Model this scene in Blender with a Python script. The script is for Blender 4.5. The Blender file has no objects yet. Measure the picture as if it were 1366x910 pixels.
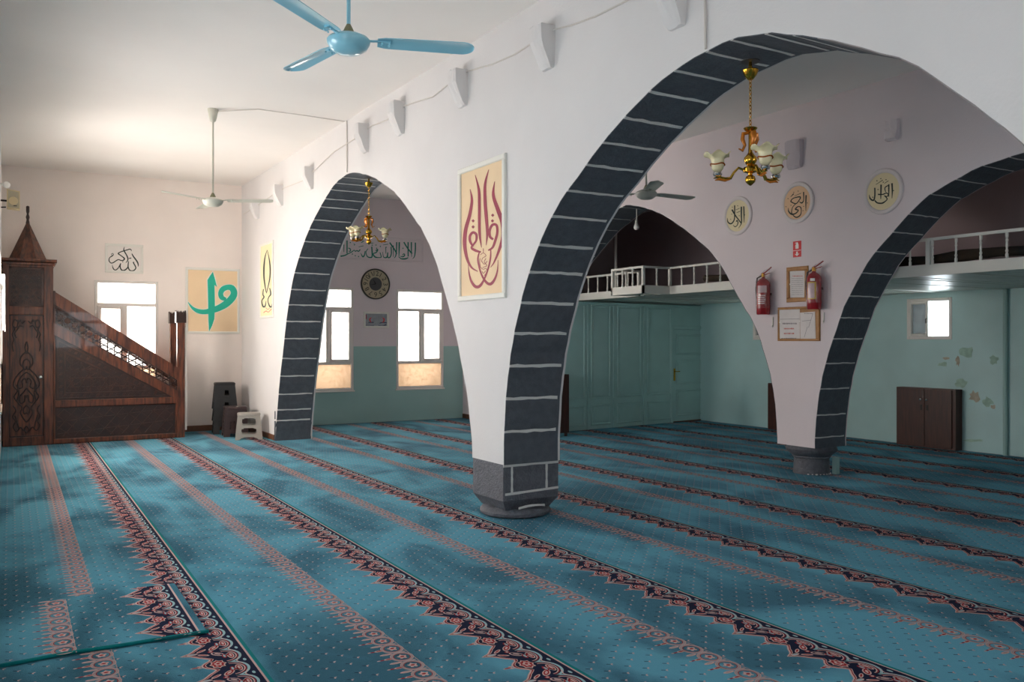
import bpy, bmesh, math, random
from mathutils import Vector
R = random.Random(7)
sc = bpy.context.scene
COL = sc.collection

# ------------------------------------------------------------------ camera
F, YAW, EYE = 1150.0, 0.527, 1.6
CS, SN = math.cos(YAW), math.sin(YAW)
cam_d = bpy.data.cameras.new('camera'); cam = bpy.data.objects.new('camera', cam_d); COL.objects.link(cam)
cam.location = (0, 0, EYE); cam.rotation_euler = (math.pi/2, 0, -YAW)
cam_d.sensor_width = 36.0; cam_d.lens = 36.0*F/1366.0; cam_d.clip_start = .02; cam_d.clip_end = 200
sc.camera = cam

def ray(px, py):
    l = (px-683)/F
    return Vector((SN+l*CS, CS-l*SN, -(py-455)/F))

class Fr:
    """flat frame: o + a*u + b*v + c*n ; n looks towards the room"""
    def __init__(s, o, u, n, v=(0,0,1)):
        s.o = Vector(o); s.u = Vector(u).normalized(); s.v = Vector(v).normalized(); s.n = Vector(n).normalized()
    def p(s, a, b, c=0): return s.o + s.u*a + s.v*b + s.n*c
    def hit(s, px, py, c=0):
        d = ray(px, py); e = Vector((0,0,EYE))
        t = ((s.o+s.n*c-e).dot(s.n))/d.dot(s.n)
        q = e + d*t - s.o
        return q.dot(s.u), q.dot(s.v)
    def at(s, px, py, c=0):
        a, b = s.hit(px, py, c); return s.p(a, b, c)
def floor_at(px, py, z=0):
    d = ray(px, py); t = (z-EYE)/d.z; return Vector((d.x*t, d.y*t, z))

H = 4.42
dA = Vector((-.0145, 1, 0)).normalized()
FA = Fr((3.875,0,0), dA, (-dA.y, dA.x, 0))              # arcade wall, a ~ y
TA = .60
FD = Fr((8.15,0,0), (0,1,0), (-1,0,0)); TD = .55        # inner arcade wall
YB = 16.05
FB = Fr((0,YB,0), (1,0,0), (0,-1,0))                    # far wall, a = x
XE = 12.05
FE = Fr((XE,0,0), (0,1,0), (-1,0,0))                    # right wall, a = y
FP = Fr((8.57,12.69,0), (3.63,.47,0), (.47,-3.63,0))    # wooden partition
LW = [(-.95,-1.6), (-.12,11.0), (-.12,16.05)]           # left wall path

# ------------------------------------------------------------------ materials
def lin(c): return c/12.92 if c <= .04045 else ((c+.055)/1.055)**2.4
def rgb(r, g, b): return (lin(r/255), lin(g/255), lin(b/255), 1)
MATS = {}
def mat(name, col, rough=.6, metal=0, noise=0, nscale=8, col2=None, bump=0, bscale=60, stretch=None, sheen=0, coat=0, spec=.5, detail=4):
    m = bpy.data.materials.new(name); m.use_nodes = True; MATS[name] = m
    nt = m.node_tree; b = nt.nodes['Principled BSDF']
    b.inputs['Base Color'].default_value = col; b.inputs['Roughness'].default_value = rough; b.inputs['Metallic'].default_value = metal
    b.inputs['Specular IOR Level'].default_value = spec
    b.inputs['Sheen Weight'].default_value = sheen; b.inputs['Coat Weight'].default_value = coat
    tc = nt.nodes.new('ShaderNodeTexCoord'); mp = nt.nodes.new('ShaderNodeMapping')
    nt.links.new(tc.outputs['Object'], mp.inputs[0])
    if stretch: mp.inputs['Scale'].default_value = stretch
    if noise or col2:
        n = nt.nodes.new('ShaderNodeTexNoise'); n.inputs['Scale'].default_value = nscale; n.inputs['Detail'].default_value = detail
        nt.links.new(mp.outputs[0], n.inputs['Vector'])
        mx = nt.nodes.new('ShaderNodeMix'); mx.data_type = 'RGBA'
        mx.inputs[6].default_value = col
        c2 = col2 or tuple(list(x*(1-noise) for x in col[:3])+[1])
        mx.inputs[7].default_value = c2
        rp = nt.nodes.new('ShaderNodeMapRange'); rp.inputs[1].default_value = .35; rp.inputs[2].default_value = .65
        nt.links.new(n.outputs[0], rp.inputs[0]); nt.links.new(rp.outputs[0], mx.inputs[0])
        nt.links.new(mx.outputs[2], b.inputs['Base Color'])
    if bump:
        n2 = nt.nodes.new('ShaderNodeTexNoise'); n2.inputs['Scale'].default_value = bscale; n2.inputs['Detail'].default_value = 5
        nt.links.new(mp.outputs[0], n2.inputs['Vector'])
        bp = nt.nodes.new('ShaderNodeBump'); bp.inputs['Strength'].default_value = bump; bp.inputs['Distance'].default_value = .02
        nt.links.new(n2.outputs[0], bp.inputs['Height']); nt.links.new(bp.outputs[0], b.inputs['Normal'])
    return m
def pane_mat(name, transp, tint, trans_col, rough=.1):
    m = bpy.data.materials.new(name); m.use_nodes = True; MATS[name] = m
    nt = m.node_tree; nt.nodes.clear()
    out = nt.nodes.new('ShaderNodeOutputMaterial')
    t = nt.nodes.new('ShaderNodeBsdfTransparent'); t.inputs[0].default_value = tint
    l = nt.nodes.new('ShaderNodeBsdfTranslucent'); l.inputs[0].default_value = trans_col
    g = nt.nodes.new('ShaderNodeBsdfGlossy'); g.inputs['Roughness'].default_value = rough
    tc = nt.nodes.new('ShaderNodeTexCoord'); n = nt.nodes.new('ShaderNodeTexNoise'); n.inputs['Scale'].default_value = 14
    nt.links.new(tc.outputs['Object'], n.inputs['Vector'])
    rp = nt.nodes.new('ShaderNodeMapRange'); rp.inputs[1].default_value = .3; rp.inputs[2].default_value = .7
    rp.inputs[3].default_value = max(0, 1-transp-.08); rp.inputs[4].default_value = min(1, 1-transp+.08)
    nt.links.new(n.outputs[0], rp.inputs[0])
    a = nt.nodes.new('ShaderNodeMixShader'); nt.links.new(rp.outputs[0], a.inputs[0])
    nt.links.new(t.outputs[0], a.inputs[1]); nt.links.new(l.outputs[0], a.inputs[2])
    f = nt.nodes.new('ShaderNodeMixShader'); f.inputs[0].default_value = .05
    nt.links.new(a.outputs[0], f.inputs[1]); nt.links.new(g.outputs[0], f.inputs[2])
    nt.links.new(f.outputs[0], out.inputs[0])
    return m

white_wall = mat('white_plaster', rgb(220,217,216), .85, noise=.04, nscale=1.5, bump=.12, bscale=45)
pink_wall = mat('pale_pink_plaster', rgb(240,230,223), .85, noise=.05, nscale=1.2, bump=.1, bscale=45)
lilac_wall = mat('lilac_plaster', rgb(222,211,214), .85, noise=.05, nscale=1.2, bump=.1, bscale=45)
mauve_wall = mat('mauve_plaster', rgb(196,178,182), .9, noise=.06, nscale=1.2, bump=.1)
teal_wall = mat('teal_oil_paint', rgb(158,192,188), .5, noise=.06, nscale=2, bump=.08, bscale=30)
teal_right_lit = mat('teal_oil_paint_lit', rgb(178,212,212), .45, noise=.07, nscale=2, bump=.08, bscale=30)  # lightened copy of the teal paint, brighter light put into its colour
teal_wood = mat('teal_painted_wood', rgb(178,212,208), .45, noise=.06, nscale=3)
teal_dark = mat('teal_shadow_line', rgb(96,142,140), .5)
ceil_m = mat('ceiling_white', rgb(242,237,232), .9, noise=.04, nscale=.8, bump=.06, bscale=20)
stone_dark = mat('dark_painted_stone', rgb(84,89,97), .6, noise=.22, nscale=14, bump=.5, bscale=40)
stone_base = mat('grey_painted_stone', rgb(100,102,110), .5, noise=.3, nscale=22, bump=.8, bscale=55)
stone_pale = mat('pale_grey_stone', rgb(150,143,143), .8, noise=.15, nscale=6, bump=.3, bscale=30)
mortar = mat('white_mortar_paint', rgb(214,212,208), .8, bump=.4, bscale=80)
wood = mat('carved_walnut', rgb(108,58,35), .35, col2=rgb(52,26,16), nscale=5, stretch=(6,6,.7), coat=.25, bump=.05)
wood_dark = mat('dark_walnut_panel', rgb(52,28,20), .4, col2=rgb(30,15,11), nscale=6, coat=.2)
wood_mid = mat('walnut_carving', rgb(74,42,30), .35, col2=rgb(46,22,13), nscale=9, coat=.3)
cab_wood = mat('brown_laminate', rgb(72,34,24), .4, col2=rgb(52,22,16), nscale=5, stretch=(8,8,.6))
base_wood = mat('baseboard_wood', rgb(110,70,44), .5, col2=rgb(80,46,28), nscale=6)
pvc = mat('white_window_frame', rgb(226,220,214), .35)
white_paint = mat('white_rail_paint', rgb(222,220,212), .5)
lambri = mat('white_plastic_cladding', rgb(205,203,192), .34, noise=.2, nscale=1.7)
chrome = mat('chrome', rgb(220,220,220), .12, 1)
brass = mat('polished_brass', rgb(214,164,58), .16, 1)
amber = mat('amber_enamel', rgb(196,116,34), .25, .3)
shade_g = mat('cream_glass_shade', rgb(226,214,172), .25, noise=.12, nscale=14)
shade_rim = mat('amber_glass_band', rgb(150,72,22), .25)
bulb_m = mat('white_bulb_glass', rgb(240,240,236), .2)
fan_blue = mat('light_blue_enamel', rgb(150,210,228), .28, coat=.4)
fan_cream = mat('cream_enamel', rgb(206,204,190), .3)
fan_grey = mat('pale_grey_enamel', rgb(176,178,170), .35)
fan_cup = mat('fan_cup_khaki', rgb(136,132,100), .5)
dark_metal = mat('dark_metal', rgb(40,38,36), .4, .6)
black_pl = mat('black_plastic', rgb(15,15,18), .55)
brown_pl = mat('brown_plastic', rgb(52,36,36), .4)
grey_pl = mat('grey_plastic', rgb(146,141,134), .45)
cream_paper = mat('cream_board', rgb(236,208,170), .8, noise=.04, nscale=3)
cream_paper2 = mat('pale_cream_board', rgb(238,222,180), .8)
cream_disc = mat('cream_disc', rgb(224,210,172), .7)
tan_disc = mat('tan_disc', rgb(222,184,148), .7)
white_frame = mat('white_moulding', rgb(226,224,216), .6)
ring_m = mat('plaque_ring_plaster', rgb(216,208,208), .8)
corbel_grey = mat('grey_corbel_plaster', rgb(198,188,194), .9, bump=.2)
white_board = mat('white_board', rgb(228,222,216), .8)
burgundy = mat('burgundy_paint', rgb(150,46,70), .6)
green_ink = mat('green_ink', rgb(14,120,102), .6)
dark_ink = mat('black_green_ink', rgb(30,42,34), .6)
teal_paint = mat('turquoise_paint', rgb(22,172,146), .6)
salmon = mat('salmon_ink', rgb(226,130,110), .7)
red_sign = mat('red_sign', rgb(206,28,36), .5)
white_sign = mat('white_sign', rgb(236,232,228), .6)
ext_red = mat('extinguisher_red', rgb(150,16,26), .25, coat=.4)
ext_label = mat('extinguisher_label', rgb(206,176,180), .5)
ext_yellow = mat('yellow_label', rgb(214,180,60), .5)
cork = mat('oak_notice_frame', rgb(176,124,62), .5, col2=rgb(150,98,44), nscale=10)
paper = mat('white_paper', rgb(222,216,214), .7, noise=.08, nscale=9)
ink_red = mat('red_print', rgb(196,96,88), .7)
ink_grey = mat('grey_print', rgb(120,112,116), .7)
clock_face = mat('clock_face', rgb(176,166,140), .6, noise=.1, nscale=6)
clock_rim = mat('clock_rim', rgb(52,52,44), .4)
clock_core = mat('clock_core', rgb(66,68,70), .5)
pic_grey = mat('picture_grey', rgb(150,156,162), .6, noise=.2, nscale=12)
pic_blue = mat('picture_blue', rgb(52,66,96), .6)
speaker_m = mat('beige_speaker', rgb(206,190,150), .5)
speaker_g = mat('beige_speaker_grille', rgb(172,164,142), .7, bump=.3, bscale=300)
cable_m = mat('white_cable', rgb(206,200,194), .6)
peel = mat('peeled_plaster', rgb(190,182,164), .9, noise=.2, nscale=12)
peel2 = mat('peeled_ochre', rgb(168,200,186), .9, noise=.2, nscale=12)
rolled = mat('dark_rolled_carpet', rgb(58,44,30), .9, col2=rgb(28,28,26), nscale=4)
# carpet wools
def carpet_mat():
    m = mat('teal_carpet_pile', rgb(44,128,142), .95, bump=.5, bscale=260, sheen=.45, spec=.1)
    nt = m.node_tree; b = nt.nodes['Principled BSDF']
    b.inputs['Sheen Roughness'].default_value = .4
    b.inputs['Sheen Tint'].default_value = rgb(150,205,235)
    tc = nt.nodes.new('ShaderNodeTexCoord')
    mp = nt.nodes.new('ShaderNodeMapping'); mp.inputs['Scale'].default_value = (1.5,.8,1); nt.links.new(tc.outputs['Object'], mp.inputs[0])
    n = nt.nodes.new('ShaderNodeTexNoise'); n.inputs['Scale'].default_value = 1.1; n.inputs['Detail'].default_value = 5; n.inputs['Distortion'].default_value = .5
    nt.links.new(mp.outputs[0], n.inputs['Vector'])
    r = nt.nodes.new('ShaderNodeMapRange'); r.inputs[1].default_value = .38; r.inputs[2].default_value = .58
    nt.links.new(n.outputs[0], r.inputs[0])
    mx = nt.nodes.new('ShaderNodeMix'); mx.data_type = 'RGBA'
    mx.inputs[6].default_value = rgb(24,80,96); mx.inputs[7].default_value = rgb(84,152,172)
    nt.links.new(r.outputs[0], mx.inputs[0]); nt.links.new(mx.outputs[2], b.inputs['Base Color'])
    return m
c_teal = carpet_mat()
c_navy = mat('carpet_navy', rgb(26,32,56), .95, spec=.1)
c_red = mat('carpet_red', rgb(150,36,42), .95, spec=.1)
c_cream = mat('carpet_cream', rgb(200,168,162), .95, spec=.1)
c_light = mat('carpet_pale_blue', rgb(150,180,186), .95, spec=.1)
c_beige = mat('carpet_beige', rgb(164,150,150), .95, spec=.1)
c_hem = mat('carpet_hem', rgb(20,120,122), .9, spec=.1)
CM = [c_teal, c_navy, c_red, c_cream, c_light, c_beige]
film = pane_mat('clear_film', .86, (1,1,1,1), (.8,.75,.75,1), .25)
glass_clear = pane_mat('window_glass', .82, (1,1,1,1), (1,.97,.94,1))
glass_frost = pane_mat('frosted_glass', .08, (.8,.71,.62,1), (.36,.29,.23,1), .3)
glass_grey = pane_mat('grey_frosted_glass', .06, (.5,.52,.5,1), (.10,.10,.10,1), .3)

# ------------------------------------------------------------------ mesh helper
class G:
    def __init__(s): s.v=[]; s.f=[]; s.m=[]
    def add(s, vs, fs, mi=0):
        b=len(s.v); s.v += [Vector(x) for x in vs]
        s.f += [[i+b for i in f] for f in fs]; s.m += [mi]*len(fs); return s
    def quad(s, a,b,c,d, mi=0): return s.add([a,b,c,d],[[0,1,2,3]],mi)
    def hexa(s, p, mi=0):   # 8 points: bottom 4, top 4
        return s.add(p,[[3,2,1,0],[4,5,6,7],[0,1,5,4],[1,2,6,5],[2,3,7,6],[3,0,4,7]],mi)
    def box(s, lo, hi, mi=0):
        x0,y0,z0=lo; x1,y1,z1=hi
        return s.hexa([(x0,y0,z0),(x1,y0,z0),(x1,y1,z0),(x0,y1,z0),(x0,y0,z1),(x1,y0,z1),(x1,y1,z1),(x0,y1,z1)],mi)
    def fbox(s, fr, a0,a1,b0,b1,c0,c1, mi=0, bev=0):
        if bev:
            e=min(bev,(a1-a0)/3,(b1-b0)/3)
            lo=[fr.p(a0,b0,c0),fr.p(a1,b0,c0),fr.p(a1,b1,c0),fr.p(a0,b1,c0)]
            mid=[fr.p(a0,b0,c1-e),fr.p(a1,b0,c1-e),fr.p(a1,b1,c1-e),fr.p(a0,b1,c1-e)]
            hi=[fr.p(a0+e,b0+e,c1),fr.p(a1-e,b0+e,c1),fr.p(a1-e,b1-e,c1),fr.p(a0+e,b1-e,c1)]
            fs=[[3,2,1,0],[8,9,10,11]]
            for k in (0,4):
                for i in range(4): j=(i+1)%4; fs.append([k+i,k+j,k+j+4,k+i+4])
            return s.add(lo+mid+hi,fs,mi)
        return s.hexa([fr.p(a0,b0,c0),fr.p(a1,b0,c0),fr.p(a1,b0,c1),fr.p(a0,b0,c1),fr.p(a0,b1,c0),fr.p(a1,b1,c0),fr.p(a1,b1,c1),fr.p(a0,b1,c1)],mi)
    def poly(s, fr, pts, c0, c1, mi=0):   # extruded outline in a frame
        n=len(pts); vs=[fr.p(a,b,c0) for a,b in pts]+[fr.p(a,b,c1) for a,b in pts]
        fs=[list(range(n))[::-1], [n+i for i in range(n)]]+[[i,(i+1)%n,n+(i+1)%n,n+i] for i in range(n)]
        return s.add(vs,fs,mi)
    def tube(s, pts, r, n=8, mi=0, cap=True, flat=1.0):
        pts=[Vector(p) for p in pts]; k=len(pts); rs=r if isinstance(r,(list,tuple)) else [r]*k
        t0=(pts[1]-pts[0]).normalized(); ref=Vector((0,0,1)) if abs(t0.z)<.9 else Vector((1,0,0))
        x=t0.cross(ref).normalized(); vs=[]
        for i,p in enumerate(pts):
            t=(pts[min(i+1,k-1)]-pts[max(i-1,0)])
            t=t.normalized() if t.length>1e-9 else t0
            x=(x-t*x.dot(t)); x=x.normalized() if x.length>1e-6 else t.orthogonal().normalized()
            y=t.cross(x)
            for j in range(n):
                a=2*math.pi*j/n; vs.append(p+(x*math.cos(a)+y*math.sin(a)*flat)*rs[i])
        fs=[[i*n+j,i*n+(j+1)%n,(i+1)*n+(j+1)%n,(i+1)*n+j] for i in range(k-1) for j in range(n)]
        if cap: fs += [list(range(n))[::-1],[(k-1)*n+j for j in range(n)]]
        return s.add(vs,fs,mi)
    def lathe(s, prof, c, n=24, mi=0, ax=None, squash=None):
        c=Vector(c); w=Vector(ax).normalized() if ax else Vector((0,0,1))
        x=w.orthogonal().normalized() if ax else Vector((1,0,0)); y=w.cross(x); vs=[]
        for r,z in prof:
            for j in range(n):
                a=2*math.pi*j/n; vs.append(c+(x*math.cos(a)+y*math.sin(a))*max(r,1e-5)+w*z)
        k=len(prof)
        fs=[[i*n+j,i*n+(j+1)%n,(i+1)*n+(j+1)%n,(i+1)*n+j] for i in range(k-1) for j in range(n)]
        fs += [list(range(n))[::-1],[(k-1)*n+j for j in range(n)]]
        return s.add(vs,fs,mi)
    def ball(s, c, r, n=16, mi=0, sz=1):
        return s.lathe([(r*math.sin(math.pi*i/10),-r*sz*math.cos(math.pi*i/10)) for i in range(11)],c,n,mi)
    def strokes(s, fr, lst, org, scale, c, mi=0, grow=0, th=.002):
        """hand lettering: pen strokes (x,y,width) measured on the panel"""
        for st in lst:
            q=[]; w0=16
            for p in st:
                w0=p[2] if len(p)>2 else w0
                q.append((p[0],p[1],w0))
            pts=[]
            for i in range(len(q)-1):
                P0=q[max(i-1,0)];P1=q[i];P2=q[i+1];P3=q[min(i+2,len(q)-1)]
                for k in range(5):
                    t=k/5
                    pts.append(tuple(.5*((2*P1[e])+(-P0[e]+P2[e])*t+(2*P0[e]-5*P1[e]+4*P2[e]-P3[e])*t*t+(-P0[e]+3*P1[e]-3*P2[e]+P3[e])*t**3) for e in range(3)))
            pts.append(q[-1]); L=[];Rr=[]
            for i,p in enumerate(pts):
                a=pts[max(i-1,0)]; b=pts[min(i+1,len(pts)-1)]
                dx,dy=b[0]-a[0],b[1]-a[1]; l=math.hypot(dx,dy) or 1; h=max(p[2],3)/2+grow
                L.append((p[0]-dy/l*h,p[1]+dx/l*h)); Rr.append((p[0]+dy/l*h,p[1]-dx/l*h))
            n=len(pts)
            f2=lambda z,cc:[fr.at(org[0]+x/scale,org[1]+y/scale,cc) for x,y in z]
            vs=f2(L,c)+f2(Rr,c)+f2(L,c-th)+f2(Rr,c-th)
            fs=[[i,i+1,n+i+1,n+i] for i in range(n-1)]
            fs+=[[i,i+1,2*n+i+1,2*n+i] for i in range(n-1)]+[[n+i,n+i+1,3*n+i+1,3*n+i] for i in range(n-1)]
            s.add(vs,fs,mi)
        return s
    def dots(s, fr, lst, org, scale, c, r=11, mi=0, n=4, th=.002):
        for x,y in lst:
            pts=[fr.hit(org[0]+(x+r*math.cos(2*math.pi*k/n))/scale,org[1]+(y+r*math.sin(2*math.pi*k/n))/scale,c) for k in range(n)]
            s.poly(fr,pts,c-th,c,mi)
        return s
    def make(s, name, m, parent=None, smooth=False, label=None, cat=None, group=None, kind=None, fix=True):
        me=bpy.data.meshes.new(name)
        if parent is not None: off=root_loc[parent.name]
        else:
            xs=[v.x for v in s.v]; ys=[v.y for v in s.v]; off=Vector(((min(xs)+max(xs))/2,(min(ys)+max(ys))/2,min(v.z for v in s.v)))
        me.from_pydata([v-off for v in s.v],[],s.f)
        ms=m if isinstance(m,list) else [m]
        for q in ms: me.materials.append(q)
        if len(ms)>1: me.polygons.foreach_set('material_index',s.m)
        if fix:
            bm=bmesh.new(); bm.from_mesh(me); bmesh.ops.recalc_face_normals(bm,faces=bm.faces); bm.to_mesh(me); bm.free()
        if smooth:
            me.polygons.foreach_set('use_smooth',[True]*len(me.polygons))
            try: me.set_sharp_from_angle(angle=math.radians(40))
            except Exception: pass
        me.update()
        o=bpy.data.objects.new(name,me); COL.objects.link(o)
        if parent is not None: o.parent=parent
        else: o.location=off
        root_loc[o.name]=off
        tag(o,label,cat,group,kind); return o
root_loc={}
def tag(o,label=None,cat=None,group=None,kind=None):
    if label: o['label']=label
    if cat: o['category']=cat
    if group: o['group']=group
    if kind: o['kind']=kind
def thing(name,label,cat,loc,group=None,kind=None):
    o=bpy.data.objects.new(name,None); o.empty_display_size=.1; COL.objects.link(o); o.location=loc
    root_loc[o.name]=Vector(loc); tag(o,label,cat,group,kind); return o
def lerp(a,b,t): return a+(b-a)*t

# ------------------------------------------------------------------ setting: floor, ceiling, plain walls
G().box((-1.3,-1.9,-.2),(12.5,16.5,-.0156)).make('floor',base_wood,kind='structure')
G().box((-1.3,-1.9,H),(12.5,16.5,H+.2)).make('ceiling',ceil_m,kind='structure')

def holed_wall(name,fr,a0,a1,z1,holes,th,ms,zsplit=None,splits=()):
    """wall slab standing behind the frame plane with rectangular openings; zsplit changes the paint at that height between splits"""
    g=G(); cuts=sorted({a0,a1,*[h[0] for h in holes],*[h[1] for h in holes],*splits})
    for p,q in zip(cuts,cuts[1:]):
        mid=(p+q)/2; ivs=[(0,z1)]
        for h in holes:
            if h[0]<mid<h[1]:
                ivs=[(l,u) for a,b in ivs for l,u in ((a,min(b,h[2])),(max(a,h[3]),b)) if u-l>1e-6]
        for l,u in ivs:
            zs=zsplit(mid) if zsplit else None
            if zs and l<zs<u:
                g.fbox(fr,p,q,l,zs,-th,0,1); g.fbox(fr,p,q,zs,u,-th,0,2 if len(ms)>2 else 0)
            else: g.fbox(fr,p,q,l,u,-th,0,(1 if zs and u<=zs else (2 if zs and len(ms)>2 else 0)))
    return g.make(name,ms,kind='structure',fix=False)

# windows (a0,a1,z0,z1)
w1a=FB.hit(126,373); w1b=FB.hit(211,373)
w3a=FB.hit(528.5,386); w3b=FB.hit(591.5,517)
WZ0,WZ1=.62,2.63
W1=(w1a[0],w1b[0],WZ0,WZ1); W3=(w3a[0],w3b[0],w3b[1],w3a[1])
w2r=FB.hit(471.5,450)[0]; W2=(w2r-(W3[1]-W3[0]),w2r,W3[2],W3[3])
def hitE(x0,y0,x1,y1):
    a=FE.hit(x0,y0);b=FE.hit(x1,y1); return (min(a[0],b[0]),max(a[0],b[0]),b[1],a[1])
W4=hitE(1210,396,1270,453); W4=(W4[0],W4[1],1.6+2*11.6/1150,2.24)
W4=(W4[0],W4[1],FE.hit(1210,453)[1],2.25)
a5=FE.hit(1004.5,412)[0]; W5=(a5-(W4[1]-W4[0]),a5,FE.hit(1004.5,453.5)[1],2.25)

dadoB=FB.hit(520,462)[1]
wall_far=holed_wall('wall_far',FB,-.5,12.45,H,[W1,W2,W3],.35,[pink_wall,teal_wall,lilac_wall],
    zsplit=lambda x: (None if x<4.1 else dadoB),splits=(4.1,8.4))
wall_right=holed_wall('wall_right',FE,-1.7,16.05,H,[W4,W5],.35,[mauve_wall,teal_right_lit],zsplit=lambda y:2.36)
FN=Fr((0,-1.6,0),(1,0,0),(0,1,0))
WN1=(1.2,2.9,.9,2.6); WN2=(5.0,7.2,.9,2.7); WN_FILL=(9.0,11.4,.6,2.2)  # unseen windows; the third is added to light the right wall and partition
wall_near=holed_wall('wall_near',FN,-1.2,12.45,H,[WN1,WN2,WN_FILL],.3,[pink_wall])
# left wall: two straight lengths with tall windows
p0,p1,p2=[Vector((x,y,0)) for x,y in LW]
d1=(p1-p0).normalized(); FL1=Fr(p0,d1,(d1.y,-d1.x,0)); L1len=(p1-p0).length
FL2=Fr(p1,(0,1,0),(1,0,0)); L2len=5.05
def a_of(y): return (y-LW[0][1])/d1.y
LWIN=[(a_of(y0),a_of(y1),.75,2.75) for y0,y1 in ((1.0,2.5),(5.2,6.7),(8.9,10.4))]
LWIN2=[(1.0,2.5,.75,2.75)]
wl=holed_wall('wall_left',FL1,-.2,L1len,H,LWIN,.3,[white_wall])
wl2=holed_wall('wall_left_end',FL2,0,L2len+.2,H,LWIN2,.3,[white_wall])

# ------------------------------------------------------------------ arcade walls
def zjit(k): return R.uniform(-k,k)
A1L=[(368,575),(372,520),(378,465),(383,420),(391,372),(400,340),(410,312),(420,290),(432,268),(445,248),(455,238),(466,231)]
A1R=[(480,231),(497,236),(512,245),(530,260),(545,280),(565,310),(580,345),(592,385),(603,425),(612,465),(622,520),(628,570),(630,600)]
A2L=[(672,600),(674,545),(679,490),(687,440),(697,395),(712,345),(728,305),(748,268),(771,235),(800,195),(836,153),(870,118),(910,87),(943,68),(985,50),(1030,44)]
A2R=[(1070,47),(1110,54),(1150,64),(1200,77),(1250,105),(1300,140),(1340,170),(1366,190)]
D1R=[(846,274),(860,277),(885,287),(905,300),(925,315),(945,333),(960,352),(975,377),(990,405),(1005,430),(1018,465),(1028,500),(1034,540),(1037,585)]
D2L=[(1087,590),(1089,560),(1093,525),(1100,490),(1112,450),(1126,410),(1143,375),(1165,340),(1195,305),(1230,268),(1270,242),(1310,222),(1366,204)]
a1=[FA.hit(*p) for p in A1L+A1R]         # runs from far to near (a falls)
a2=[FA.hit(*p) for p in A2L+A2R]
d1r=[FD.hit(*p) for p in D1R]; d2l=[FD.hit(*p) for p in D2L]
far_a=a1[0][0]+.02; p1a=a1[-1][0]; p1b=a2[0][0]
a1=[(far_a,.0)]+a1+[(p1a,.5)]
ya,za=a2[-1]; a2=[(p1b,.5)]+a2+[(ya-.35,za-.55),(ya-.6,za-1.1),(ya-.72,.9),(ya-.76,.0)]
apexD=d1r[0][0]+.2
d1=[(2*apexD-a,z) for a,z in reversed(d1r)]; d1=[(d1[0][0]+.02,0.0)]+d1+[(apexD,d1r[0][1]+.03)]+d1r
d1e=d1[-1][0]; d1.append((d1e,.34))
ax=d2l[-1][0]; mir=[(2*(ax-.25)-a,z) for a,z in reversed(d2l)]
d2=[(d2l[0][0],.34)]+d2l+mir+[(mir[-1][0]-.02,0)]

def dense(pl,step=.09):
    out=[pl[0]]
    for i in range(len(pl)-1):
        P0=pl[max(i-1,0)];P1=pl[i];P2=pl[i+1];P3=pl[min(i+2,len(pl)-1)]
        L=math.hypot(P2[0]-P1[0],P2[1]-P1[1]); n=max(1,int(L/step))
        for k in range(1,n+1):
            t=k/n
            q=tuple(.5*((2*P1[e])+(-P0[e]+P2[e])*t+(2*P0[e]-5*P1[e]+4*P2[e]-P3[e])*t*t+(-P0[e]+3*P1[e]-3*P2[e]+P3[e])*t**3) for e in (0,1))
            out.append(q if k<n else P2)
    return [out[0]]+[(a+R.uniform(-.005,.005),z+R.uniform(-.005,.005)) for a,z in out[1:-1]]+[out[-1]]
def arcade(name,fr,pieces,th,m,zb):
    """pieces: list of lower outlines from far to near; solid between them"""
    g=G(); path=[]
    for pc in pieces: path+=pc
    for (a,z),(b,w) in zip(path,path[1:]):
        if abs(a-b)<1e-6 and abs(z-w)<1e-6: continue
        lo=[fr.p(a,z,0),fr.p(b,w,0),fr.p(b,w,-th),fr.p(a,z,-th)]
        hi=[fr.p(a,H,0),fr.p(b,H,0),fr.p(b,H,-th),fr.p(a,H,-th)]
        if abs(a-b)>1e-5:
            g.quad(lo[0],lo[1],hi[1],hi[0]); g.quad(lo[3],lo[2],hi[2],hi[3])
        g.quad(lo[0],lo[1],lo[2],lo[3])
    for a,z in (path[0],path[-1]):
        g.quad(fr.p(a,z,0),fr.p(a,H,0),fr.p(a,H,-th),fr.p(a,z,-th))
    return g.make(name,m,kind='structure',fix=False)
A1=dense(a1[1:-1]); A2=dense(a2[1:]); A1=[a1[0]]+A1+[a1[-1]]; A2=[a2[0]]+A2
wall_arc=arcade('wall_arcade',FA,[[(YB,0),(far_a,0)],A1,A2,[(-1.6,0)]],TA,white_wall,.5)
DD1=dense(d1); DD2=dense(d2)
wall_in=arcade('wall_inner',FD,[[(YB,0),(DD1[0][0],0)],DD1,DD2,[(-1.6,0)]],TD,lilac_wall,.34)

def lining(name,parent,fr,path,th,m,c0=.0,c1=.955,off=.006):
    """painted stones on the underside of an arch"""
    g=G(); n=len(path); q=[]
    for i,(a,z) in enumerate(path):
        b=path[min(i+1,n-1)]; p=path[max(i-1,0)]
        dx,dz=b[0]-p[0],b[1]-p[1]; l=math.hypot(dx,dz) or 1
        q.append((a+(-dz/l)*off*-1*SGN,z+(dx/l)*off*-1*SGN))
    e0=-c0*th; k=4
    for i in range(n-1):
        for j in range(k):
            s0=-th*(c0+(c1-c0)*j/k); s1=-th*(c0+(c1-c0)*(j+1)/k)
            g.quad(fr.p(*q[i],s0),fr.p(*q[i+1],s0),fr.p(*q[i+1],s1),fr.p(*q[i],s1))
        g.quad(fr.p(*path[i],0),fr.p(*path[i+1],0),fr.p(*q[i+1],0),fr.p(*q[i],0))
        s1=-th*c1
        g.quad(fr.p(*path[i],s1),fr.p(*path[i+1],s1),fr.p(*q[i+1],s1),fr.p(*q[i],s1))
    return g.make(name,m,parent,fix=False)
SGN=-1
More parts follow.
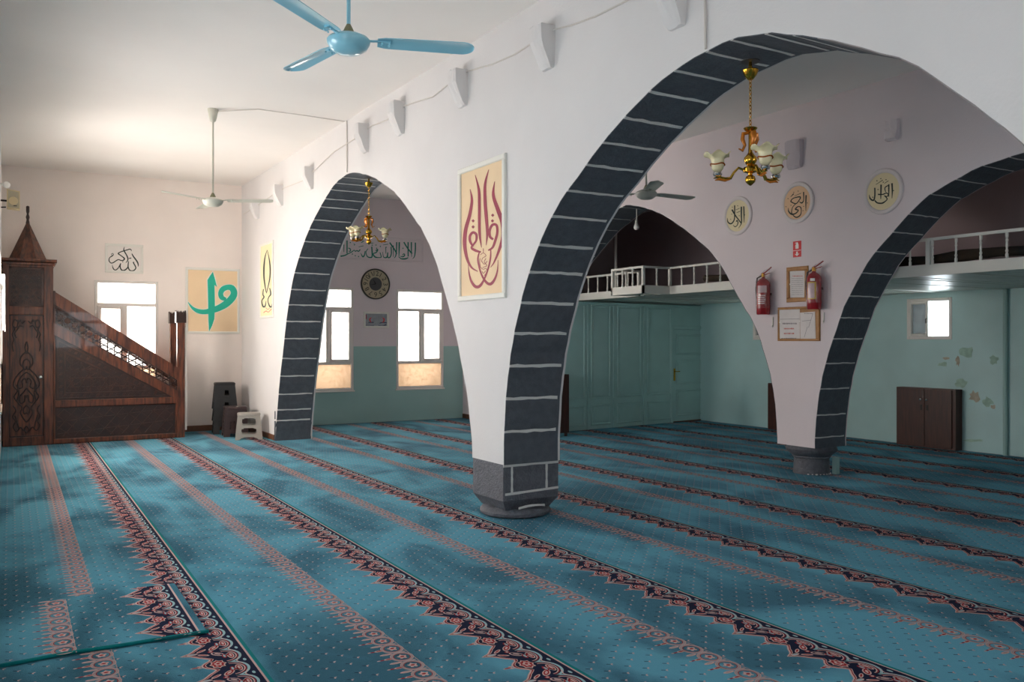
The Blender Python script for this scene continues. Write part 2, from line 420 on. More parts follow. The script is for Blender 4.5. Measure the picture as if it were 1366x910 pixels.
def sub(path,lo,hi): return [p for p in path if lo<=p[0]<=hi]
iA1=max(range(len(A1)),key=lambda i:A1[i][1]); iA2=max(range(len(A2)),key=lambda i:A2[i][1])
lining('arch_stone',wall_arc,FA,A1[:iA1+8],TA,stone_dark)
lining('arch_stone',wall_arc,FA,A1[iA1+7:-1],TA,stone_pale)
lining('arch_stone',wall_arc,FA,A2[:iA2+7],TA,stone_dark)
lining('arch_stone',wall_arc,FA,A2[iA2+6:],TA,stone_pale)
iD1=max(range(len(DD1)),key=lambda i:DD1[i][1])
lining('arch_stone',wall_in,FD,DD1[:iD1+3],TD,stone_dark)
lining('arch_stone',wall_in,FD,DD1[iD1+2:],TD,stone_dark)
lining('arch_stone',wall_in,FD,DD2,TD,stone_dark)

def joints(parent,fr,path,pix,th,w=.017,c1=.91,off=.0075,slope=0):
    """white painted joint lines across the arch underside"""
    def near(a,z): return min(range(len(path)),key=lambda i:(path[i][0]-a)**2+(path[i][1]-z)**2)
    for px in pix:
        a,z=fr.hit(*px) if len(px)==2 else px[:2]
        best=None
        for i in range(len(path)-1):
            P,Q=path[i],path[i+1]; dx,dz=Q[0]-P[0],Q[1]-P[1]; l2=dx*dx+dz*dz
            if l2<1e-9: continue
            t=max(0,min(1,((a-P[0])*dx+(z-P[1])*dz)/l2)); d=(P[0]+dx*t-a)**2+(P[1]+dz*t-z)**2
            if best is None or d<best[0]: best=(d,P[0]+dx*t,P[1]+dz*t,dx/math.sqrt(l2),dz/math.sqrt(l2))
        _,A,Z,tx,tz=best; nx,nz=-tz*SGN*-1,tx*SGN*-1
        g=G(); k=7; L=[];Rr=[]
        for j in range(k+1):
            c=-th*(.0+c1*j/k); dw=w/2*R.uniform(.75,1.2); sh=R.uniform(-.004,.004)
            for sgn,lst in ((1,L),(-1,Rr)):
                s=sgn*dw+sh
                lst.append(fr.p(A+tx*s+nx*off,Z+tz*s+nz*off,c))
        vs=L+Rr; n=k+1
        low=[x-(fr.u*nx+fr.v*nz)*.006 for x in vs]
        fs=[[i,i+1,n+i+1,n+i] for i in range(k)]+[[i,i+1,2*n+i+1,2*n+i] for i in range(k)]+[[n+i,n+i+1,3*n+i+1,3*n+i] for i in range(k)]+[[0,n,3*n,2*n],[k,n+k,3*n+k,2*n+k]]
        g.add(vs+low,fs); g.make('mortar_line',mortar,parent)
joints(wall_arc,FA,A2,[(674,577),(677,533),(681,489),(687,445),(694,403),(704,360),(718,325),(738,290),(757,252),(783,220),(806,192),(833,157),(868,126),(902,97),(943,69),(977,51),(1022,44),(1060,46)],TA,.026)
joints(wall_arc,FA,A1,[(372,499),(374.5,474.7),(377,449),(380,426.7),(383,403.6),(388,385.6),(393,364),(399.4,344.5),(407,325),(413.7,310),(419,294.6),(428.5,279.4),(434.5,267),(442,256),(449,246),(458,238),(371,525.5),(370,547),(369.5,562)],TA,.022)
joints(wall_in,FD,DD2,[(1115.8,454),(1125,425.7),(1137.8,397.8),(1156,368.4),(1175,342),(1197,314.4),(1218,292.4),(1246.5,270.8),(1278.5,248),(1313,227),(1347,211),(1106.6,487),(1097.5,520.4),(1092,554.8),(1088.3,584.6)],TD,.016)
joints(wall_in,FD,DD1,[(apexD+.35*k,9) for k in ()]+[(DD1[i][0],DD1[i][1],0) for i in range(iD1-1,3,-4)],TD,.014)

# pier and column bases
nm=lambda fr,a,b,c:fr.p(a,b,c)
def base_block():
    t=thing('pillar_base','dark grey stone pillar base with white painted joints on a round plinth, front of hall','pillar base',FA.p((p1a+p1b)/2,0,-TA/2))
    a0,a1_,c0,c1=p1b+.02,p1a-.005,-TA+.005,-.006
    g=G(); zs=[(.075,.06),(.17,.0),(.5,.0)]; rings=[]
    for z,e in zs: rings.append([FA.p(a0+e,z,c1-e),FA.p(a1_-e,z,c1-e),FA.p(a1_-e,z,c0+e),FA.p(a0+e,z,c0+e)])
    for r0,r1 in zip(rings,rings[1:]):
        for i in range(4): j=(i+1)%4; g.quad(r0[i],r0[j],r1[j],r1[i])
    g.quad(*rings[0]); g.quad(*rings[-1]); g.make('stone_block',stone_base,t)
    cx=FA.p((a0+a1_)/2,0,(c0+c1)/2)
    G().lathe([(.30,0),(.325,.015),(.33,.04),(.31,.07),(.26,.085)],cx,40).make('round_plinth',stone_base,t,True)
    FS=Fr(FA.p(a0,0,c1),-FA.n,-FA.u); W=c1-c0
    def bar(p,q,w):
        g=G(); n=8; L=[];Q=[]
        dx,dz=q[0]-p[0],q[1]-p[1]; l=math.hypot(dx,dz)
        for i in range(n+1):
            s=i/n; h=w/2*R.uniform(.8,1.2)
            x,z=p[0]+dx*s,p[1]+dz*s+ (.012*math.sin(math.pi*s) if len(p)>2 else 0); L.append((x-dz/l*h,z+dx/l*h)); Q.append((x+dz/l*h,z-dx/l*h))
        g.poly(FS,L+Q[::-1],-.003,.004); g.make('mortar_line',mortar,t)
    bar((0,.488),(W,.488),.024); bar((.02,.232),(W,.25),.022)
    bar((.09,.49),(.09,.235),.02); bar((.46,.49),(.46,.25),.02); bar((.16,.095,1),(.44,.10),.02)
base_block()
def pier_base():
    t=thing('pillar_base','low dark stone foot of the far pier beside the grey stool','pillar base',FA.p(far_a+.2,0,-TA/2))
    FS=Fr(FA.p(far_a,0,0),-FA.n,-FA.u)
    g=G(); prof=[(.0,.0),(.0,.21),(.035,.24),(.045,.275),(.02,.31),(0,.32)]
    pts=[(c+.006,z) for c,z in prof]
    for (c0,z0),(c1,z1) in zip(pts,pts[1:]):
        g.quad(FS.p(-.015,z0,c0),FS.p(TA-.02,z0,c0),FS.p(TA-.02,z1,c1),FS.p(-.015,z1,c1))
    for a in (-.015,TA-.02):
        g.add([FS.p(a,z,c) for c,z in pts]+[FS.p(a,.32,-.02),FS.p(a,0,-.02)],[list(range(len(pts)+2))])
    g.make('stone_block',stone_dark,t,fix=False)
    g=G(); g.fbox(FS,-.012,TA-.03,.345,.475,-.02,.005); g.make('stone_course',stone_dark,t)
    g=G(); g.fbox(FS,.22,.245,.345,.475,0,.009); g.make('mortar_line',mortar,t)
pier_base()
t=thing('column','squat round grey stone column with a flared top under the inner wall','column',(8.15+TD/2,(d1e+d2l[0][0])/2,0))
cc=Vector((8.15+TD/2,(d1e+d2l[0][0])/2,0))
G().lathe([(.218,0),(.215,.02),(.208,.1),(.205,.19)],cc,40).make('column_drum',stone_base,t,True)
G().lathe([(.208,.185),(.225,.2),(.225,.215),(.25,.235),(.29,.27),(.30,.30),(.285,.33),(.27,.345)],cc,40).make('column_capital',stone_base,t,True)
g=G()
for k in range(9):
    a=-2.6+k*.22; g.ball(cc+Vector((.214*math.cos(a),.214*math.sin(a),.006)),R.uniform(.008,.018),8,0,.5)
g.make('chipped_plaster',white_sign,t)
G().box((8.56,6.98,0),(8.62,7.04,.2)).make('post',teal_wall,label='short teal painted post right behind the round column foot',cat='post')

# ------------------------------------------------------------------ baseboards
def board(name,fr,a0,a1,z=.1,c=.018):
    g=G(); g.fbox(fr,a0,a1,0,z,0.0,c,bev=.004); g.make(name,base_wood,kind='structure')
board('baseboard_far',FB,2.55,3.62); board('baseboard_arcade',FA,far_a+.05,YB-.02,.09)
board('baseboard_inner',FD,14.2,YB-.02,.09)
# peeling paint on the right wall
g=G()
def blob(x,y,rx,ry,mi):
    n=14; pts=[]
    for k in range(n):
        q=R.uniform(.65,1.25); pts.append(FE.hit(x+rx*q*math.cos(2*math.pi*k/n),y+ry*q*math.sin(2*math.pi*k/n)))
    g.poly(FE,pts,-.004,.0025+mi*.0004,mi)
for b in [(1278,481,3,7,0),(1300,529,7,7,0),(1258,486,7,3,1),(1290,470,10,8,1),(1326,480,6,6,1),(1282,512,9,6,1),(1318,536,8,6,1),(1298,588,14,2,1),(1325,543,4,3,0),(1262,478,4,2,0)]: blob(*b)
g.make('peeling_paint',[peel,peel2],wall_right)

# ------------------------------------------------------------------ windows
def window(name,fr,W,kind,depth=.03):
    a0,a1,z0,z1=W; o=thing(name,None,None,fr.p((a0+a1)/2,z0,0),kind='structure')
    c0,c1=-.05,.012; fw=.05
    def bars(lst,nm_,cc0=c0,cc1=c1,par=o):
        g=G()
        for (x0,x1,y0,y1) in lst: g.fbox(fr,x0,x1,y0,y1,cc0,cc1,bev=.008)
        return g.make(nm_,pvc,par)
    outer=[(a0,a0+fw,z0,z1),(a1-fw,a1,z0,z1),(a0+fw,a1-fw,z0,z0+fw),(a0+fw,a1-fw,z1-fw,z1)]
    def pane(x0,x1,y0,y1,m,par=o):
        g=G(); g.fbox(fr,x0-.006,x1+.006,y0-.006,y1+.006,-.028,-.022); g.make('window_pane',m,par)
    if kind in ('L','R','plain'):
        h=z1-z0; t1=z1-h*.205; t2=z0+h*.265; w=a1-a0
        m=a0+w*(.50 if kind!='L' else .475)
        bars(outer+[(a0+fw,a1-fw,t1-.028,t1+.028),(a0+fw,a1-fw,t2-.028,t2+.028),(m-.03,m+.03,t2+.028,t1-.028)],'window_frame')
        pane(a0+fw,a1-fw,t1+.028,z1-fw,glass_clear); pane(a0+fw,a1-fw,z0+fw,t2-.028,glass_frost)
        s0,s1=(a0+fw,m-.03) if kind=='L' else (m+.03,a1-fw)
        q0,q1=(m+.03,a1-fw) if kind=='L' else (a0+fw,m-.03)
        pane(q0,q1,t2+.028,t1-.028,glass_clear)
        e=.055; y0,y1=t2+.02,t1-.02
        s=bars([(s0-.008,s0+e,y0,y1),(s1-e,s1+.008,y0,y1),(s0+e,s1-e,y0,y0+e),(s0+e,s1-e,y1-e,y1)],'window_sash',-.03,.026)
        pane(s0+e,s1-e,y0+e,y1-e,glass_clear,s)
        hx=(s1-.022) if kind=='L' else s0+.022
        g=G(); g.fbox(fr,hx-.012,hx+.012,(y0+y1)/2-.05,(y0+y1)/2+.05,.026,.034); g.tube([fr.p(hx,(y0+y1)/2,.03),fr.p(hx,(y0+y1)/2,.06),fr.p(hx,(y0+y1)/2-.09,.06)],.008)
        g.make('window_handle',pvc,s)
        g=G(); g.fbox(fr,a0-.02,a1+.02,z0-.03,z0,-.02,.03,bev=.006); g.make('window_sill',pvc,o)
        # reveal outside
        g=G()
        g.fbox(fr,a0-.01,a0,z0,z1,-.345,-.05); g.fbox(fr,a1,a1+.01,z0,z1,-.345,-.05); g.make('window_reveal',pink_wall,o)
    else:
        m=(a0+a1)/2
        bars(outer,'window_frame')
        e=.045; f0=a0+fw-.006; f1=a1-fw+.006; y0=z0+fw-.006; y1=z1-fw+.006
        # fixed frosted half on the far side, open half towards the near side
        s=bars([(m,m+e,y0,y1),(f1-e,f1,y0,y1),(m+e,f1-e,y0,y0+e),(m+e,f1-e,y1-e,y1)],'window_sash',-.03,.03)
        pane(m+e,f1-e,y0+e,y1-e,glass_grey,s)
        g=G(); g.tube([fr.p(m+.02,(y0+y1)/2,.03),fr.p(m+.02,(y0+y1)/2,.055),fr.p(m+.02,(y0+y1)/2-.07,.055)],.007); g.make('window_handle',dark_metal,s)
        pane(f0,m,y0,y1,glass_clear)
    return o
window('window_1',FB,W1,'L'); window('window_2',FB,W2,'R'); window('window_3',FB,W3,'R')
window('window_4',FE,W4,'E'); window('window_5',FE,W5,'E')
k=6
for w in LWIN: window('window_%d'%k,FL1,w,'plain'); k+=1
for w in LWIN2: window('window_%d'%k,FL2,w,'plain'); k+=1
for w in (WN1,WN2,WN_FILL): window('window_%d'%k,FN,w,'plain'); k+=1  # the last is the unseen window added for its light

# ------------------------------------------------------------------ carpet
def carpet_build():
    V=[];Fc=[];MI=[]
    def ap(vs,fs,mi):
        b=len(V); V.extend(vs); Fc.extend([tuple(i+b for i in f) for f in fs]); MI.extend([mi]*len(fs))
    return V,Fc,MI,ap
def ell(ca,cb,ra,rb,z,mi,n=12,rot=0,lobes=0,amp=.2):
    vs=[]
    for k in range(n):
        t=2*math.pi*k/n; q=1+(amp*math.cos(lobes*t) if lobes else 0)
        x,y=ra*q*math.cos(t),rb*q*math.sin(t)
        vs.append((ca+x*math.cos(rot)-y*math.sin(rot),cb+x*math.sin(rot)+y*math.cos(rot),z))
    return vs,[list(range(n))],mi
def rib(pts,w,z,mi):
    L=[];Q=[];n=len(pts)
    for i,p in enumerate(pts):
        a=pts[max(i-1,0)];b=pts[min(i+1,n-1)]; dx,dy=b[0]-a[0],b[1]-a[1]; l=math.hypot(dx,dy) or 1
        L.append((p[0]-dy/l*w/2,p[1]+dx/l*w/2,z)); Q.append((p[0]+dy/l*w/2,p[1]-dx/l*w/2,z))
    return L+Q,[[i,i+1,n+i+1,n+i] for i in range(n-1)],mi
Z0=-.0036
Z1,Z2,Z3,Z4,Z5=.0008,.0014,.0020,.0026,.0032
def border_motif():
    P=.385; out=[]
    half=[(.0,.31),(.02,.295),(.06,.265),(.12,.245),(.18,.228),(.24,.205),(.29,.188),(.34,.196),(.40,.222),(.45,.236),(.5,.24)]
    prof=[(-a,b) for a,b in reversed(half)][:-1]+half
    prof=[(a*P,b) for a,b in prof]
    n=len(prof)
    out.append(([(a,.012,Z1) for a,b in prof]+[(a,b,Z1) for a,b in prof],[[i,i+1,n+i+1,n+i] for i in range(n-1)],1))
    out.append(rib(prof,.009,Z2,3)); out.append(rib([(a,b-.010) for a,b in prof],.005,Z2,2)); out.append(rib([(a,b-.016) for a,b in prof],.004,Z2,3))
    out.append(rib([(-P/2,.006),(P/2,.006)],.011,Z2,3))
    # flame below the half pitch
    for s in (-1,1):
        c=s*P/2
    out.append(ell(P/2,.272,.009,.026,Z1,3,10)); out.append(ell(P/2,.272,.006,.019,Z2,2,8)); out.append(ell(P/2-.012,.252,.006,.012,Z1,3,8)); out.append(ell(P/2+.012,.252,.006,.012,Z1,3,8))
    # big flower at half pitch
    f=P/2
    out.append(ell(f,.165,.052,.036,Z2,3,24,0,8,.16)); out.append(ell(f,.165,.043,.029,Z3,2,24,0,8,.2)); out.append(ell(f,.165,.026,.018,Z4,3,16,0,5,.25)); out.append(ell(f,.165,.012,.009,Z5,2,8))
    # leaf in the long tip
    out.append(ell(0,.255,.012,.028,Z2,3,10)); out.append(ell(0,.255,.007,.02,Z3,4,8))
    for s in (-1,1):
        out.append(ell(s*.032,.205,.011,.032,Z2,3,10,s*.6)); out.append(ell(s*.032,.205,.005,.022,Z3,2,8,s*.6))
        out.append(ell(s*.05,.14,.02,.04,Z2,3,14,s*.9)); out.append(ell(s*.05,.14,.014,.032,Z3,2 if s>0 else 1,12,s*.9)); out.append(ell(s*.05,.14,.007,.02,Z4,3,10,s*.9))
        out.append(ell(s*.085,.1,.012,.034,Z2,4,10,-s*.9)); out.append(ell(s*.085,.1,.006,.026,Z3,2,8,-s*.9))
    out.append(ell(0,.165,.014,.014,Z2,2,10)); out.append(ell(0,.165,.008,.008,Z3,3,8))
    # vines
    N=24
    for h in (0,1):      # two scallop arcs each repeat, their tops close to the line
        cen=P/4-h*P/2
        v=[(cen+P/4*math.cos(math.pi*i/N),.118-.078*math.sin(math.pi*i/N)) for i in range(N+1)]
        out.append(rib(v,.013,Z2,4)); out.append(rib([(cen+(a-cen)*.84,.118+(b-.118)*.84) for a,b in v],.004,Z3,2)); out.append(rib([(cen+(a-cen)*.76,.118+(b-.118)*.76) for a,b in v],.006,Z2,3))
        out.append(ell(cen,.085,.045,.017,Z2,3,14)); out.append(ell(cen,.085,.036,.011,Z3,2,12)); out.append(ell(cen,.085,.024,.006,Z4,3,10))
        out.append(ell(cen,.115,.03,.012,Z3,2,10)); out.append(ell(cen,.115,.02,.006,Z4,4,8))
        out.append(ell(cen+P/4,.036,.018,.008,Z3,4,10)); out.append(rib([(cen+P/4-.05,.055),(cen+P/4,.075),(cen+P/4+.05,.055)],.006,Z3,3))
    return P,out
def lace_motif():
    Q=.131; out=[]
    ring=[(.056*math.cos(t),.058+.050*math.sin(t)) for t in [2*math.pi*i/18 for i in range(19)]]
    out.append(rib(ring,.017,Z2,5)); out.append(rib([(a*.84,.058+(b-.058)*.84) for a,b in ring],.004,Z3,2)); out.append(rib([(a*1.16,.058+(b-.058)*1.16) for a,b in ring],.003,Z3,3))
    out.append(ell(0,.056,.026,.022,Z3,3,16,0,5,.3)); out.append(ell(0,.056,.009,.012,Z4,2,8))
    out.append(ell(0,.128,.012,.028,Z2,3,10)); out.append(ell(0,.128,.006,.018,Z3,2,8)); out.append(ell(0,.165,.006,.014,Z2,2,8)); out.append(ell(0,.182,.006,.010,Z2,3,6))
    out.append(ell(Q/2,.118,.012,.034,Z2,3,10)); out.append(ell(Q/2,.118,.006,.02,Z3,5,8)); out.append(ell(Q/2,.030,.010,.022,Z2,5,8))
    out.append(rib([(-Q/2,.004),(Q/2,.004)],.005,Z2,5))
    return Q,out
BM=border_motif(); LM=lace_motif()
BW=.62   # lace lies this far left of its line
def stamp(ap,motif,xl,y0,y1,z=0,phase=0):
    P,parts=motif; k=math.ceil((y0+P/2-phase)/P); y=k*P+phase
    while y<=y1-P/2+1e-6:
        for vs,fs,mi in parts: ap([(xl(y+a)-b,y+a,c+z) for a,b,c in vs],fs,mi)
        y+=P
def dotfield(ap,lines,x0,x1,y0,y1,z=0,skip=None):
    sx,sy=.062,.131; i=0; x=x0
    def flower(x,y):
        ap([(x-.002,y-.002,Z1+z),(x+.002,y+.002,Z1+z),(x-.016,y+.015,Z1+z),(x-.020,y+.010,Z1+z)],[(0,1,2,3)],1)
        for dx,dy in ((.016,.004),(.004,-.016)):
            l=math.hypot(dx,dy); px,py=-dy/l*.004,dx/l*.004
            ap([(x-px*.5,y-py*.5,Z2+z),(x+dx*.6-px,y+dy*.6-py,Z2+z),(x+dx,y+dy,Z2+z),(x+dx*.6+px,y+dy*.6+py,Z2+z),(x+px*.5,y+py*.5,Z2+z)],[(0,1,2,3,4)],3)
    while x<x1:
        y=y0+(sy/2 if i%2 else 0)
        while y<y1:
            ok=True
            for f in lines:
                b=f(y)-x
                if -.035<b<.33 or BW-.02<b<BW+.2: ok=False;break
            if ok and not (skip and skip(x,y)): flower(x,y)
            y+=sy
        x+=sx; i+=1
def mesh_obj(name,V,Fc,MI,**kw):
    me=bpy.data.meshes.new(name); me.from_pydata(V,[],Fc)
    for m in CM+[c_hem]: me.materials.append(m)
    me.polygons.foreach_set('material_index',MI); me.update()
    o=bpy.data.objects.new(name,me); COL.objects.link(o); tag(o,**kw); return o
LB=[(1.06,.003),(2.365,-.005),(3.69,-.011),(5.09,-.014)]+[(5.09+1.36*k,-.014) for k in range(1,6)]
lines=[(lambda y,b=b,s=s:b+s*(y-6)) for b,s in LB]
V,Fc,MI,ap=carpet_build()
def slab(ap,x0,x1,y0,y1,zt,zb):
    ap([(x0,y0,zb),(x1,y0,zb),(x1,y1,zb),(x0,y1,zb),(x0,y0,zt),(x1,y0,zt),(x1,y1,zt),(x0,y1,zt)],[(3,2,1,0),(4,5,6,7),(0,1,5,4),(1,2,6,5),(2,3,7,6),(3,0,4,7)],0)
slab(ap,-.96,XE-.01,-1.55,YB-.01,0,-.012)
RUG=(-.12,.93,4.93,6.0)
for f in lines:
    stamp(ap,BM,f,-1.4,YB-.05); stamp(ap,LM,lambda y,f=f:f(y)-BW+.02,-1.4,YB-.05)
    n=40   # dark seam edge to the right of the cream line
    ys=[lerp(-1.5,YB-.05,i/n) for i in range(n+1)]
    vs=[(f(y)+.002,y,Z1) for y in ys]+[(f(y)+.020,y,Z1) for y in ys]
    ap(vs,[(i,i+1,n+2+i,n+1+i) for i in range(n)],6)
    vs=[(f(y)-.016,y,Z3) for y in ys]+[(f(y)-.011,y,Z3) for y in ys]
    ap(vs,[(i,i+1,n+2+i,n+1+i) for i in range(n)],1)
dotfield(ap,lines,-.9,XE-.1,-1.4,YB-.1)
V=[(x,y,z+Z0) for x,y,z in V]
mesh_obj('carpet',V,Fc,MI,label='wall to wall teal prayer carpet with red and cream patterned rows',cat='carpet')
V,Fc,MI,ap=carpet_build()
slab(ap,-.56,.93,RUG[2],RUG[3],.012,0)
rl=lambda y:.895
stamp(ap,BM,rl,RUG[2]-.16,RUG[3]+.14,.012,.06); stamp(ap,LM,lambda y:.895-BW+.02,RUG[2]-.02,RUG[3]+.05,.012)
dotfield(ap,[rl],-.5,.92,RUG[2]+.03,RUG[3],.012)
g0=[(lerp(-.56,.94,i/20),RUG[2]-.004+.012*math.sin(i*.7)*(i<14),.008) for i in range(21)]
T=G().tube(g0,.010,8); b=len(V); V.extend([tuple(v) for v in T.v]); Fc.extend([tuple(i+b for i in f) for f in T.f]); MI.extend([6]*len(T.f))
V=[(x,min(max(y,RUG[2]-.02),RUG[3]),z) for x,y,z in V]
mesh_obj('carpet_runner',V,Fc,MI,label='loose teal carpet piece overlapping the main carpet at the lower left corner',cat='carpet')

# ------------------------------------------------------------------ corbels and cables
def corbel(fr,cx,top,bot,lab,w=.17,proj=.15,grp='stone corbels along the white arcade wall',m=white_wall):
    a,zt=fr.hit(cx,top); _,zb=fr.hit(cx,bot)
    g=G(); rows=[(zb,.035,.78),(lerp(zb,zt,.10),.06,.86),(lerp(zb,zt,.45),proj*.80,.95),(lerp(zb,zt,.62),proj*.97,.97),(lerp(zb,zt,.97),proj,1.0),(zt,proj*.94,.96)]
    n=5; vs=[]
    for z,p,q in rows:
        for j in range(n+1):
            s=-1+2*j/n; k=1-.08*abs(s)**3
            vs.append(fr.p(a+s*w/2*q,z+zjit(.006),p*k+zjit(.006)))
        vs.append(fr.p(a+w/2*q,z,-.01)); vs.append(fr.p(a-w/2*q,z,-.01))
    N=n+3; fs=[[i*N+j,i*N+(j+1)%N,(i+1)*N+(j+1)%N,(i+1)*N+j] for i in range(len(rows)-1) for j in range(N)]
    fs+=[list(range(N)),[ (len(rows)-1)*N+j for j in range(N)]]
    g.add(vs,fs); return g.make('stone_corbel',m,label=lab,cat='corbel',group=grp,smooth=False)
corbel_px=[(905,-28,38,'nearest white stone corbel, cut off by the top of the photo'),(733,38,93,'white stone corbel second from the near end, right of the blue fan'),
 (619,96,143,'white stone corbel on the arcade wall, straight above the burgundy calligraphy panel'),(536,138,180,'white stone corbel right of the cable that drops to the far arch'),
 (489,167,204,'white stone corbel directly over the top of the far pointed arch'),(416,224,253,'white stone corbel left of the far arch, third from the far corner'),
 (376,248,275,'small white stone corbel second from the far corner'),(344.5,268,292,'farthest white stone corbel, behind the cream fan blade')]
for x,tp,bt,l in corbel_px: corbel(FA,x,tp,bt,l)
corbel(FD,1062,188,225,'faint lilac corbel on the inner wall right of the near chandelier',.22,.08,'corbels on the inner arcade wall',corbel_grey)
corbel(FD,1191,160,188,'faint lilac corbel high on the inner wall above the right round plaque',.16,.05,'corbels on the inner arcade wall',lilac_wall)
cab=[(900,-30),(870,-14),(838,0),(794,22),(765,33),(741.5,39),(725,44),(708,58.6),(686,73),(656.6,86),(624,95),(610,101),(598,112.7),(577.5,129),(546.5,139),(530,145),(516.6,160),(495.5,168),(474,184.7),(446,202),(423,224),(404,241),(381,250),(365,259),(349.5,270),(325,286)]
G().tube([FA.at(x,y,.02) for x,y in cab],.007,6).make('cable',cable_m,label='white cable strung from corbel to corbel along the arcade wall',cat='cable')
a_,z_=FA.hit(464,232); g=G(); g.tube([FA.p(a_,z_+.02,.012),FA.p(a_,lerp(z_,H,.5),.012),FA.p(a_+.01,H-.005,.012)],.008,6); g.make('cable',cable_m,label='white cable dropping from the ceiling to the far pointed arch top',cat='cable')
a_,z_=FA.hit(943,68); g=G(); g.tube([FA.p(a_,z_+.01,.012),FA.p(a_+.01,lerp(z_,H,.5),.012),FA.p(a_+.01,H-.005,.012)],.008,6); g.make('cable',cable_m,label='white cable dropping from the ceiling to the near arch top',cat='cable')

# ------------------------------------------------------------------ ceiling fans
def fan(px,py,Z,rot,lab,mb,mh,px_top=None,cupm=fan_cup,group='three bladed ceiling fans'):
    l=(px-683)/F*Z; z=EYE-(py-455)/F*Z
    x,y=l*CS+Z*SN,-l*SN+Z*CS
    t=thing('ceiling_fan',lab,'ceiling fan',(x,y,z),group); c=Vector((x,y,z))
    G().lathe([(.02,-.062),(.07,-.057),(.105,-.035),(.122,-.005),(.124,.012),(.118,.02),(.112,.026),(.07,.045),(.03,.052)],c,40).make('motor_hub',mh,t,True)
    G().lathe([(.035,.045),(.034,.06),(.02,.09),(.012,.105)],c,20).make('hub_cup',cupm,t,True)
    G().tube([c+Vector((0,0,.08)),Vector((x,y,H-.06))],.0115,12).make('down_rod',mh,t,True)
    G().lathe([(.018,-.16),(.035,-.145),(.05,-.08),(.062,-.02),(.064,0)],Vector((x,y,H)),28).make('ceiling_cup',mh,t,True)
    for k in range(3):
        a=math.radians(rot+120*k)-YAW
        u=Vector((math.cos(a),math.sin(a),0)); w=Vector((-math.sin(a),math.cos(a),0))
        ir=G(); ir.tube([c+u*.10+Vector((0,0,.015)),c+u*.16+Vector((0,0,.018)),c+u*.24+Vector((0,0,.016))],[.016,.014,.018],8,flat=.4)
        for q in (.19,.23): 
            for sgn in (-1,1): ir.ball(c+u*q+w*sgn*.02+Vector((0,0,.0)),.006,8)
        SS=[0,.03,.07,.12,.25,.4,.55,.7,.82,.86,.895,.925,.95,.97,.985,.995,1]; n=len(SS)-1
        R0,R1=.165,.73
        vs=[]
        for i in range(n+1):
            s=SS[i]; r=lerp(R0,R1,s)
            hw=.064+.012*s
            if s>.86: hw*=math.sqrt(max(0,1-((s-.86)/.14)**2))*.97+.03
            if s<.08: hw*=.75+.25*s/.08
            for j in range(5):
                f=-1+j/2; zz=.012-f*hw*.13+.012*(1-f*f)
                vs.append(c+u*r+w*f*hw+Vector((0,0,zz)))
        fs=[[i*5+j,i*5+j+1,(i+1)*5+j+1,(i+1)*5+j] for i in range(n) for j in range(4)]
        m=len(vs); vs2=[v+Vector((0,0,-.004)) for v in vs]
        fs2=[[m+q for q in f[::-1]] for f in fs]
        bd=[i*5 for i in range(n+1)]+[n*5+j for j in range(1,5)]+[i*5+4 for i in range(n-1,-1,-1)]+[3,2,1]
        fs3=[[bd[i],bd[(i+1)%len(bd)],m+bd[(i+1)%len(bd)],m+bd[i]] for i in range(len(bd))]
        b=G().add(vs+vs2,fs+fs2+fs3).make('blade',mb,t,True)
        ir.make('blade_bracket',mh,b)
    return t
fan(465,57,4.96,11,'light blue ceiling fan hanging nearest, at the top of the photo',fan_blue,fan_blue)
t2=fan(284,269,10.48,1,'cream ceiling fan hanging near the far left corner',fan_cream,fan_cream)
fan(862,259,9.92,31,'pale grey ceiling fan in the middle bay, partly hidden by the near arch',fan_grey,fan_grey)
G().tube([Vector((t2.location.x+.06,t2.location.y,H-.02)),Vector((2.6,10.6,H-.006)),Vector((3.1,10.5,H-.03)),Vector((3.7,10.62,H-.008))],.006,6).make('cable',cable_m,label='thin cable crossing the ceiling from the cream fan to the arcade wall',cat='cable')

